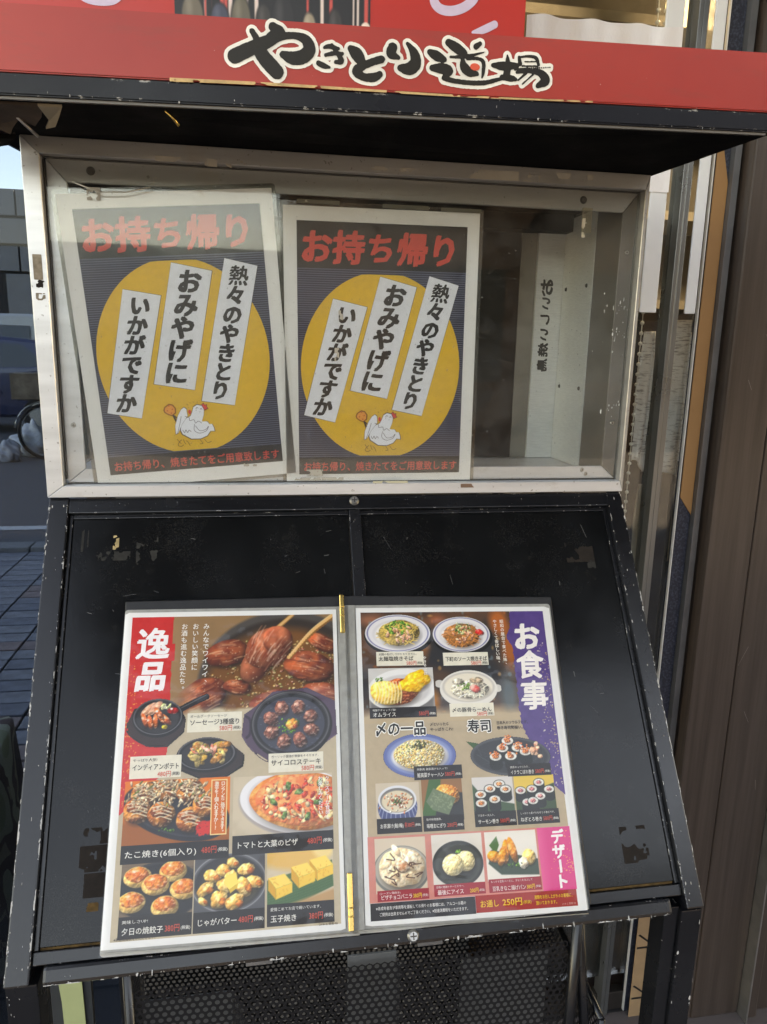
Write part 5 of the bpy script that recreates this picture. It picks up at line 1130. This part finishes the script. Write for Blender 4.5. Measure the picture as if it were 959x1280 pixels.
# pizza
cv = Cv(94, 52, .5, (206, 190, 168)); cv.put(np.clip((vnoise(cv.X, cv.Y, 14, 3)-.4)*1.5, 0, .6), (180, 162, 138)); cv.ell(62, 26, 57, 30, (170, 160, 156), .12, 1.5); cv.ell(62, 24, 56, 29, (232, 230, 232), .12); cv.ell(63, 24, 50, 25, (212, 208, 212), .12, 1)
cv.lump(66, 24, 51, 26, (226, 160, 96), (198, 112, 56), .1, .03, .2, dark=.7, tex=4); cv.lump(66, 23.5, 46, 23, (226, 150, 100), (214, 110, 70), .1, .04, .1, shadow=0, dark=.75, tex=3)
for _ in range(120): a = RNG.uniform(0, 6.28); q = math.sqrt(RNG.uniform(0, .92)); cv.lump(66+44*q*math.cos(a), 23+21*q*math.sin(a), RNG.uniform(1.6, 5), RNG.uniform(1, 2.4), [(214, 62, 42), (228, 96, 64), (250, 224, 176), (246, 206, 150), (200, 50, 34)][RNG.integers(5)], ang=RNG.uniform(0, 3), spec=.5, shadow=.15, dark=.7)
for x, y in ((38, 24), (48, 36), (82, 8), (62, 16), (80, 26), (70, 38), (52, 10)): cv.lump(x, y, 4.2, 2.4, (60, 96, 44), (90, 130, 70), RNG.uniform(0, 3), .3, .4, shadow=.3)
cv.build('dish_picture', 107, 162, .00024, PL)
L = Letter(); L.v('クリスピーな食感を', 196, 165, 204, 4.6, .02, nib=[(0, 0), (.02, 0)]); L.v('お楽しみください。', 189.5, 165, 204, 4.6, .02); L.build('slogan_lettering', .0006, ink((250, 248, 244)), PL)
# gyoza
cv = Cv(63, 46, .5, (120, 100, 82)); cv.put(np.clip((vnoise(cv.X*.3, cv.Y*2, 9, 3)-.4)*2, 0, .7), (86, 70, 58)); cv.ell(34, 26, 38, 24, (48, 47, 50), 0, .8); cv.ell(34, 26.5, 36, 22.5, (28, 28, 32), 0, 1)
for cx, cy in ((14, 12), (45, 9), (30, 19), (10, 32), (55, 24), (39, 37)):
    cv.lump(cx, cy+1.5, 12.2, 8.6, (234, 196, 128), (222, 176, 104), 0, .04, .2, dark=.55); cv.lump(cx, cy-.5, 10, 6.2, (226, 140, 66), (196, 96, 44), 0, .12, .6, shadow=0, dark=.65, tex=2.5)
cv.build('dish_picture', 10, 229, .00024, PL)
# butter potatoes
cv = Cv(63, 47, .5, (78, 78, 82)); cv.ell(31, 24, 34, 25, (96, 96, 100), 0, 1); cv.ell(31, 24, 31, 22, (44, 44, 48), 0, 2); cv.ell(31, 29, 27, 16, (66, 62, 52), 0, 3); cv.ring(31, 24, 33, 24, .7, (170, 170, 172), 0, .6)
for cx, cy, rx, ry, a in ((16, 18, 8, 5, .2), (34, 8, 6, 4, .6), (46, 14, 8, 5, -.3), (26, 14, 7, 5, .3), (10, 28, 8, 5, -.6), (54, 25, 8, 5, .3), (28, 26, 8, 6, .1), (44, 28, 9, 6, .9), (22, 37, 8, 7, -.9), (36, 40, 9, 6, -.5), (8, 38, 5, 3, .6), (33, 19, 6, 5, 0)):
    cv.lump(cx, cy, rx, ry, (236, 200, 132), (214, 158, 84), a, .18, .4, dark=.45); cv.lump(cx+rx*.5, cy+ry*.3, rx*.4, ry*.5, (196, 120, 56), (170, 90, 40), a, .3, .1, shadow=0)
cv.poly([(28, 18), (37, 16), (39, 25), (31, 30), (26, 24)], (248, 222, 122), .5); cv.poly([(31, 30), (39, 25), (38, 29), (32, 33)], (220, 180, 80), .5); cv.build('dish_picture', 74, 228, .00024, PL)
# rolled omelette
cv = Cv(61, 48, .5, (206, 190, 168)); cv.ell(20, 4, 34, 14, (224, 180, 110), .1, 6); cv.ell(52, 2, 10, 8, (238, 210, 150), 0, 4); cv.poly([(0, 26), (60, 12), (61, 34), (24, 48), (0, 46)], (58, 96, 60), 1); 
for k in range(9): cv.stroke([(0, 30+k*2.2), (30, 24+k*2.2), (61, 15+k*2.2)], .25, (100, 140, 96), .6)
cv.put(np.clip((cv.Y+cv.X*.25-50)/3, 0, 1), (190, 150, 108))
for cx, cy in ((50, 17), (33, 22), (12, 30)):
    P = [(cx-11, cy-6), (cx+4, cy-9), (cx+11, cy-1), (cx-4, cy+3)]; cv.poly([(cx-11, cy-6), (cx-4, cy+3), (cx-4, cy+12), (cx-11, cy+4)], (214, 160, 62), .6); cv.poly([(cx-4, cy+3), (cx+11, cy-1), (cx+11, cy+7), (cx-4, cy+12)], (240, 196, 92), .6); cv.poly(P, (248, 214, 116), .6)
    for _ in range(16): cv.ell(cx+RNG.uniform(-8, 9), cy+RNG.uniform(-6, 9), RNG.uniform(.4, 1.6), .5, (222, 160, 66), RNG.uniform(0, 3), .6, .6)
cv.build('dish_picture', 139, 227, .00024, PL)
lab(PL, 62, 101, 114, 119, 'オールポークソーセージ', 'ソーセージ3種盛り', '580円', 6.0); lab(PL, 11, 139, 58, 159, 'やっぱり人気!', 'インディアンポテト', '480円', 6.0); lab(PL, 140, 142, 193, 159.5, 'ガーリック醤油が食欲をそそります。', 'サイコロステーキ', '580円', 6.0, ssz=2.8)
lab(PL, 8, 216, 104, 231.5, '', 'たこ焼き(6個入り)', '480円', 6.4, True, inline=True); lab(PL, 107, 213.5, 201, 230, '', 'トマトと大葉のピザ', '480円', 6.4, True, inline=True)
lab(PL, 10, 273.5, 73, 291, '美味しさUP!', '夕日の焼餃子', '380円', 6.0, True, inline=True); lab(PL, 74, 274.5, 137, 291, '', 'じゃがバター', '480円', 6.0, True, inline=True); lab(PL, 139, 272.5, 200, 290.5, '愛情こめてお店で焼いています。', '玉子焼き', '380円', 6.0, True, inline=True)
L = Letter(); L.h('※別途消費税をいただきます。', 7, 44, 292.3-1.6+.0, 3.0, .01, res=1); L.h('2018.12 関東 FB', 186, 203, 290.6+1.2, 2.4, 0, res=1); L.build('footnote_lettering', .0006, ink((60, 50, 44)), PL)

# ------------------------------------------------------------------ right page: meals and desserts
PR = pages[1]
quad('page_ground', 5, 5, 206, 224, .00012, ink((190, 168, 140)), PR)
cv = Cv(164, 114, .6, (74, 54, 44)); X_, Y_ = cv.X, cv.Y
cv.put(np.clip((vnoise(X_, Y_, 26, 8, 3)-.35)*2, 0, .8), (110, 70, 46)); cv.put(np.clip((vnoise(X_, Y_, 34, 12, 2)-.5)*3, 0, .9), (34, 36, 40))
for x, y, rx, ry, col in ((10, 8, 14, 6, (190, 120, 90)), (66, 30, 5, 16, (220, 130, 60)), (150, 12, 10, 14, (232, 120, 50)), (160, 40, 8, 20, (210, 110, 40)), (72, 92, 6, 8, (240, 150, 60)), (154, 90, 8, 22, (90, 110, 116)), (82, 8, 8, 5, (200, 110, 70))): cv.ell(x, y, rx, ry, col, 0, 8, .7)
for _ in range(70): cv.ell(RNG.uniform(0, 164), RNG.uniform(0, 112), RNG.uniform(.8, 2.6), RNG.uniform(.8, 2.6), [(240, 180, 110), (200, 110, 60), (120, 150, 160)][RNG.integers(3)], 0, 1.5, .5)
cv.put(np.clip((Y_-94-5*vnoise(X_, Y_, 14, 3)+(X_-80)*.0)/10, 0, 1), (190, 168, 140)); cv.build('night_stall_picture', 5, 5, .00017, PR)
cv = Cv(44, 190, .55, (84, 62, 122)); X_, Y_ = cv.X, cv.Y; lim = 4+2.5*vnoise(X_, Y_, 3, 5, 2)+np.clip((Y_-118), 0, 99)*.42-6*np.exp(-((Y_-28)/8)**2); cv.K = X_ > lim
cv.K &= Y_ < 150+X_*.9
for _ in range(170): cv.ell(43-abs(RNG.normal(0, 9)), RNG.uniform(35, 180), RNG.uniform(.15, .9), RNG.uniform(.15, .7), [(226, 196, 120), (240, 226, 196)][RNG.integers(2)], 0, .3, .85)
cv.grain(6, 5); cv.build('purple_band', 163, 5, .00022, PR)
L = Letter()
for ch, x, y, s_ in (('お', 185, 33, 31), ('食', 185.5, 63, 31), ('事', 186.5, 95, 31)): L.add(ch, x, y, s_, 0, nib=HEAVY if ch == 'お' else MID, shear=.04)
L.build('title_lettering', .00045, ink((244, 236, 230)), PR)
def plate(c, cx, cy, rx, ry, rim=(120, 124, 150)):
    c.ell(cx+1, cy+2.5, rx, ry, (30, 24, 22), 0, 3, .5); c.ell(cx, cy, rx, ry, (226, 222, 222)); c.ring(cx, cy, rx*.93, ry*.93, 1.0, rim, 0, .8); c.ell(cx, cy+.6, rx*.76, ry*.74, (206, 202, 204), 0, 2); c.ell(cx, cy+1, rx*.7, ry*.68, (236, 232, 228), 0, 2)
cv = Cv(72, 42, .5, (0, 0, 0)); plate(cv, 36, 21, 35, 20, (110, 112, 150)); noodles(cv, 37, 21, 22, 13.5, (214, 180, 104), 130); greens(cv, 36, 15, 13, 7, 60, 1.6, ((90, 160, 60), (150, 200, 90), (60, 120, 40)))
for _ in range(14): cv.lump(RNG.uniform(24, 50), RNG.uniform(14, 30), 3.4, 1.4, (206, 140, 110), (226, 180, 150), RNG.uniform(0, 3))
cv.K = cv.C.sum(2) > 3; cv.build('dish_picture', 8, 6.5, .00026, PR)
cv = Cv(66, 42, .5, (0, 0, 0)); plate(cv, 32, 21, 31.5, 19, (110, 112, 150)); noodles(cv, 32, 22, 20, 12.5, (200, 130, 74), 130); greens(cv, 33, 15, 10, 6, 50, 1.4, ((206, 220, 150), (60, 110, 40), (230, 230, 190)))
for _ in range(16): cv.lump(RNG.uniform(20, 44), RNG.uniform(14, 30), 2.8, 1.2, (196, 120, 90), (226, 180, 150), RNG.uniform(0, 3))
cv.lump(52, 19, 5, 3.2, (220, 50, 40), (190, 30, 30), .2, .2, .6); cv.K = cv.C.sum(2) > 3; cv.build('dish_picture', 81, 8.5, .00026, PR)
cv = Cv(68, 44, .5, (206, 202, 198)); cv.rect(0, 30, 68, 44, (60, 58, 60), 6, .6); cv.ell(34, 22, 36, 21, (232, 230, 228), -.08, .8); cv.ell(34, 23, 30, 16, (206, 202, 200), -.08, 2); cv.lump(30, 24, 22, 13, (206, 96, 44), (176, 70, 30), -.1, .1, .4, tex=1.6)
cv.lump(18, 25, 17, 12, (244, 208, 120), (230, 176, 84), .2, .08, .3, dark=.7); cv.lump(48, 14, 17, 10, (246, 198, 66), (230, 164, 40), -.3, .25, .3, dark=.7)
for k in range(9): cv.stroke([(6+k*3.2, 14), (8+k*3.2, 24), (5+k*3.4, 35)], .6, (252, 236, 190), .8)
greens(cv, 12, 12, 6, 3, 10, 1.2); cv.build('dish_picture', 11, 64, .00026, PR)
cv = Cv(70, 42, .5, (0, 0, 0)); cv.ell(4, 16, 5, 4, (206, 200, 194)); cv.ell(66, 22, 5, 4, (214, 208, 200)); cv.ell(35, 22, 31, 19.5, (228, 222, 214)); cv.ell(35, 20, 28, 15.5, (196, 188, 180), 0, 1); cv.ell(35, 20, 26, 14, (232, 222, 206), 0, 1.5); noodles(cv, 36, 22, 20, 9, (240, 228, 206), 60); greens(cv, 30, 19, 6, 4, 22, 1.4)
cv.lump(42, 22, 5.5, 4, (226, 76, 66), (236, 150, 140), .3, .2, .4); cv.lump(24, 14, 6, 3, (240, 226, 206)); cv.lump(44, 13, 7, 3, (220, 190, 160)); cv.K = cv.C.sum(2) > 3; cv.build('dish_picture', 81, 65, .00026, PR)
lab(PR, 20, 47, 70, 61.5, '太麺の香ばしさがたまりません。', '太麺塩焼きそば', '580円', 5.2, ssz=2.8); lab(PR, 91, 49, 140, 62.5, '', '下町のソース焼きそば', '580円', 5.4); lab(PR, 94, 101.5, 141, 114.5, '', '〆の豚骨らーめん', '580円', 5.2)
lab(PR, 11, 103.5, 80, 114, '特製ケチャップご飯!', 'オムライス', '580円', 4.8, True, inline=True, ssz=2.4)
L = Letter(); L.v('昭和の屋台で食べた味、', 158.5, 14, 64, 4.4, .02); L.v('やさしくて香ばしい味。', 151, 14, 62, 4.4, .02); L.v('やきそばは', 71, 52, 72, 3.8, .02); L.build('slogan_lettering', .0006, ink((244, 236, 224)), PR)
for txt, x0, x1, s_ in (('〆の一品', 15, 68, 14.5), ('寿司', 111, 137, 13.5)):
    L = Letter(); L.h(txt, x0, x1, 124.5, s_, .07, nib=MID); L.build('heading_halo', .0003, ink((250, 246, 238)), PR)
    L = Letter(); L.h(txt, x0, x1, 124.5, s_, 0, nib=MID); L.build('heading_lettering', .00058, ink((34, 32, 32)), PR)
L = Letter()
for t_, x0, x1, y in (('〆といったら', 72, 92, 121.5), ('やっぱりこれ!', 72, 96, 126.5), ('日本人のソウルフード、', 142, 178, 122), ('巻き寿司勢揃い。', 142, 172, 127)): L.h(t_, x0, x1, y, 3.8, .03, res=1)
L.build('slogan_lettering', .0006, ink((40, 36, 36)), PR)
# fried rice
cv = Cv(76, 44, .5, (0, 0, 0)); cv.ell(38, 22, 37, 21, (90, 108, 160)); cv.ell(38, 22, 33, 18, (130, 146, 186), 0, 1.5); cv.ell(38, 22.5, 29, 15, (228, 226, 230), 0, 1.5)
cv.lump(38, 21, 26, 14.5, (232, 208, 160), (206, 170, 110), 0, .05, .1, tex=1.2, dark=.65)
for _ in range(330): a = RNG.uniform(0, 6.28); q = math.sqrt(RNG.uniform(0, 1)); cv.lump(38+25*q*math.cos(a), 21+14*q*math.sin(a), 1.0, .55, [(250, 240, 214), (226, 180, 90), (214, 150, 80), (240, 224, 180), (110, 140, 60)][RNG.choice(5, p=[.45, .18, .1, .2, .07])], ang=RNG.uniform(0, 3), spec=.3, shadow=.2)
greens(cv, 38, 12, 7, 4, 50, 1.1, ((50, 62, 30), (80, 90, 40), (40, 44, 28))); cv.K = cv.C.sum(2) > 3; cv.build('dish_picture', 22, 129, .00024, PR)
# roe rolls on a dark plate
cv = Cv(90, 48, .5, (0, 0, 0)); cv.poly([(0, 10), (10, 12), (22, 15), (38, 12), (28, 22), (10, 20)], (44, 84, 44), .6); cv.ell(46, 26, 42, 19, (76, 78, 82), .04); cv.ell(46, 26, 39.5, 16.5, (48, 50, 54), .04, 1.5)
for _ in range(16): cv.stroke([(RNG.uniform(8, 84), RNG.uniform(14, 40)) for k in range(2)], .25, (80, 84, 88), .6)
for x, y in ((44, 11), (38, 18), (54, 18), (30, 26), (46, 26), (62, 22)): roll(cv, x, y, 6.8, (236, 120, 60))
for x, y in ((44, 6), (38, 14), (54, 14), (30, 22), (46, 22), (62, 18)):
    for _ in range(12): cv.lump(x+RNG.normal(0, 2.2), y+RNG.normal(1.5, 1.4), 1, 1, (240, 130, 60), (226, 90, 40), spec=.9, shadow=.2)
for _ in range(12): cv.lump(74+RNG.normal(0, 3), 22+RNG.normal(0, 3), 3, 2, (242, 190, 160), (230, 150, 120), RNG.uniform(0, 3))
cv.K = cv.C.sum(2) > 3; cv.build('dish_picture', 108, 129, .00025, PR)
# four small pictures
cv = Cv(43, 40, .45, (206, 190, 170)); cv.ell(21, 22, 19.5, 19, (66, 78, 120)); cv.put(np.clip((14.2-cv.Y)*0, 0, 1), (0, 0, 0)); 
for k in range(22): a = k*.285; cv.stroke([(21+15*math.cos(a), 15+9*math.sin(a)), (21+19*math.cos(a), 22+18*math.sin(a))], .45, (190, 196, 214), .6)
cv.ell(21, 15.5, 19, 13, (222, 222, 226)); cv.ell(21, 16, 17, 11.2, (120, 116, 112)); cv.ell(21, 17, 15.5, 9.8, (222, 206, 180), 0, 1)
for _ in range(90): cv.lump(21+RNG.normal(0, 6), 17+RNG.normal(0, 3.6), 1.3, .7, [(244, 232, 214), (232, 130, 90), (226, 160, 120)][RNG.integers(3)], ang=RNG.uniform(0, 3), spec=.3, shadow=.2)
greens(cv, 21, 17, 4, 3, 14, 1.2, ((40, 70, 34), (90, 130, 60))); cv.build('dish_picture', 14, 175.5, .00024, PR)
cv = Cv(41, 38, .45, (150, 104, 66)); cv.poly([(0, 30), (8, 0), (20, 0), (18, 16), (34, 38), (0, 38)], (52, 96, 50), .6); cv.ell(34, 30, 22, 16, (44, 46, 48), -.4, 1); cv.lump(26, 14, 12, 9, (236, 160, 80), (214, 120, 50), .2, .1, .4, tex=1.5); cv.poly([(4, 20), (12, 8), (34, 18), (26, 33), (10, 28)], (104, 120, 94), .6)
for _ in range(60): cv.ell(RNG.uniform(8, 30), RNG.uniform(13, 28), RNG.uniform(.5, 1.8), .6, (150, 164, 132), RNG.uniform(0, 3), .5, .5)
cv.build('dish_picture', 59.5, 174, .00024, PR)
cv = Cv(42, 38, .45, (214, 208, 204)); cv.poly([(0, 6), (12, 20), (42, 26), (42, 38), (0, 38)], (56, 84, 58), 1); cv.poly([(0, 30), (42, 34), (42, 38), (0, 38)], (40, 44, 44), 2)
for x, y in ((28, 7), (18, 11), (34, 12), (8, 16), (22, 21), (8, 24)): roll(cv, x, y, 6.2, (238, 140, 80))
cv.build('dish_picture', 111, 174, .00024, PR)
cv = Cv(42, 38, .45, (226, 190, 92)); cv.poly([(0, 20), (42, 8), (42, 38), (0, 38)], (48, 72, 44), 1)
for x, y in ((26, 7), (18, 13), (36, 14), (6, 14), (26, 20), (12, 25), (18, 24)): roll(cv, x, y, 5.8, (226, 130, 130))
cv.build('dish_picture', 154.5, 174, .00024, PR)
lab(PR, 53, 161, 102, 174, '特製具 高菜漬けも入って!', '鮭高菜チャーハン', '580円', 4.6, True, inline=True, ssz=2.4); lab(PR, 149, 163, 195, 174.5, '細長キュウリ入り。', 'イクラこぼれ巻き', '580円', 4.4, True, inline=True, ssz=2.4)
lab(PR, 14, 207.5, 58, 221, '', 'お茶漬け(鮭/梅)', '各380円', 4.4, True, inline=True); lab(PR, 59.5, 207, 100, 221, '信州味噌使用。', '味噌おにぎり', '280円', 4.4, True, inline=True, ssz=2.4)
lab(PR, 111, 206, 153.5, 219.5, 'マヨネーズ入り。', 'サーモン巻き', '580円', 4.4, True, inline=True, ssz=2.4); lab(PR, 154.5, 206, 198, 219.5, 'しっかりと炙げたねぎとろ巻きです。', 'ねぎとろ巻き', '580円', 4.4, True, inline=True, ssz=2.2)
# desserts
quad('dessert_ground', 4.5, 223, 174, 279.3, .00014, ink((222, 138, 126)), PR)
cv = Cv(34, 56, .5, (220, 66, 130)); cv.put(np.clip((10-cv.X)/10, 0, 1)*.6, (240, 120, 160))
for _ in range(60): cv.ell(34-abs(RNG.normal(0, 8)), RNG.uniform(2, 55), RNG.uniform(.2, .8), RNG.uniform(.2, .6), (246, 190, 110), 0, .3, .8)
cv.build('pink_band', 173, 223.2, .0002, PR)
L = Letter()
for k, ch in enumerate('デザート'): L.add(ch, 193, 232+k*13.2, 13.5, 0, nib=HEAVY, rot=1 if ch == 'ー' else 0)
L.build('title_lettering', .00045, ink((248, 240, 238)), PR)
cv = Cv(49, 47, .45, (214, 196, 176)); cv.ell(25, 28, 27, 21, (120, 122, 118)); cv.ell(25, 27, 25.5, 19.5, (176, 170, 160)); cv.lump(25, 26, 22, 17, (240, 222, 196), (222, 190, 154), 0, .1, .2, dark=.75)
for _ in range(16): cv.lump(25+RNG.normal(0, 9), 25+RNG.normal(0, 7), 6, 3, (244, 228, 204), (226, 196, 160), RNG.uniform(0, 3), .2, .3, shadow=.25, dark=.75)
for _ in range(14): x, y = RNG.uniform(10, 38), RNG.uniform(14, 38); cv.stroke([(x, y), (x+RNG.uniform(-3, 8), y+RNG.uniform(-3, 3)), (x+RNG.uniform(-1, 12), y+RNG.uniform(-5, 4))], .5, (70, 40, 36), .9)
cv.lump(26, 25, 7, 5, (190, 130, 96), (236, 214, 190), .3, .1, .4); cv.build('dessert_picture', 11, 225, .00026, PR)
cv = Cv(50, 45, .45, (222, 214, 204)); cv.ell(25, 26, 25, 20, (50, 52, 50)); cv.ell(25, 26.5, 22.5, 17.5, (70, 72, 68), 0, 1.5); cv.ell(25, 28, 18, 13, (52, 54, 52), 0, 3)
cv.lump(32, 24, 10, 9, (244, 226, 178), (230, 204, 150), 0, .05, .3, dark=.6, tex=2); cv.lump(20, 27, 10.5, 9.5, (246, 230, 186), (232, 208, 156), 0, .05, .3, dark=.6, tex=2)
greens(cv, 26, 16, 2.6, 1.8, 9, 1.8); cv.build('dessert_picture', 66, 224.5, .00026, PR)
cv = Cv(52, 43, .45, (232, 224, 214)); cv.poly([(2, 28), (6, 16), (52, 26), (52, 40), (14, 38)], (58, 74, 62), 1); cv.poly([(4, 12), (12, 4), (14, 12), (10, 20)], (70, 110, 60), .8)
for cx, cy, rx, ry, a in ((8, 22, 7, 5, .3), (20, 18, 4, 11, .1), (27, 17, 4, 12, -.25), (16, 22, 4, 9, .3)): cv.lump(cx, cy, rx, ry, (228, 150, 66), (206, 120, 44), a, .08, .4, dark=.5)
cv.lump(43, 24, 7, 7, (240, 206, 140), (226, 180, 104), 0, .06, .4); cv.lump(37, 29, 5, 5, (246, 236, 216), (226, 206, 180), 0, .15, .3); greens(cv, 28, 30, 8, 2, 12, 1.2); cv.build('dessert_picture', 119, 224.5, .00026, PR)
for x0, y0, x1, y1, sm_, mn, pr_ in ((12, 269.5, 61, 278.5, '(レーズン薄焼き)', 'ピザチョコバニラ', '380円'), (66, 267.5, 116, 277.5, '日頃の感謝のサービスで一。', '最後にアイス', '200円'), (119.5, 266, 172, 277.5, 'もっちり豆乳ベースに、きなこをまぶして', '豆乳きなこ揚げパン', '380円')):
    quad('caption', x0, y0, x1, y1, .0003, ink((176, 48, 60)), PR); L = Letter(); L.h(sm_, x0+2, min(x1-3, x0+2+len(sm_)*2.2), y0+2.2, 2.2, 0, res=1); L.h(mn, x0+3, x0+3+min(len(mn)*4.3, x1-x0-19), y1-3.3, 4.5, .012); L.h('(税抜)', x1-6.5, x1-.8, y1-3.3, 2.4, 0, res=1); L.build('caption_lettering', .0006, ink((246, 226, 222)), PR)
    L = Letter(); L.h(pr_, x1-15.5, x1-7, y1-3.4, 4.6, .02); L.build('price_lettering', .0006, ink((250, 200, 66)), PR)
quad('notice_band', 5, 279.5, 105, 294, .0002, ink((46, 46, 50)), PR); quad('charge_band', 105.2, 279, 206, 293.5, .0002, ink((176, 42, 34)), PR)
L = Letter(); L.h('※未成年者及び車両等を運転してお帰りのお客様には、アルコール類の', 10, 96, 284, 3.3, .01, res=1); L.h('ご提供は出来ませんのでご了承ください。※別途消費税をいただきます。', 13, 99, 289, 3.3, .01, res=1); L.build('notice_lettering', .0006, ink((232, 228, 224)), PR)
L = Letter(); L.h('お通し', 109, 128, 286.3, 6.6, .02); L.h('250円', 131, 151, 286, 7.2, .025); L.h('(税抜)', 151.5, 160, 287, 3.2, .01, res=1); L.h('酒類をお召し上がりのお客様に、', 163, 203, 283.8, 3.6, .02, res=1); L.h('頂いております。', 164, 187, 288.8, 3.6, .02, res=1); L.build('charge_lettering', .0006, ink((250, 196, 60)), PR)
L = Letter(); L.h('2018.12 関東 FB', 190, 204, 291, 2.2, 0, res=1); L.build('footnote_lettering', .0006, ink((226, 160, 150)), PR)

bpy.data.objects.remove(_to)
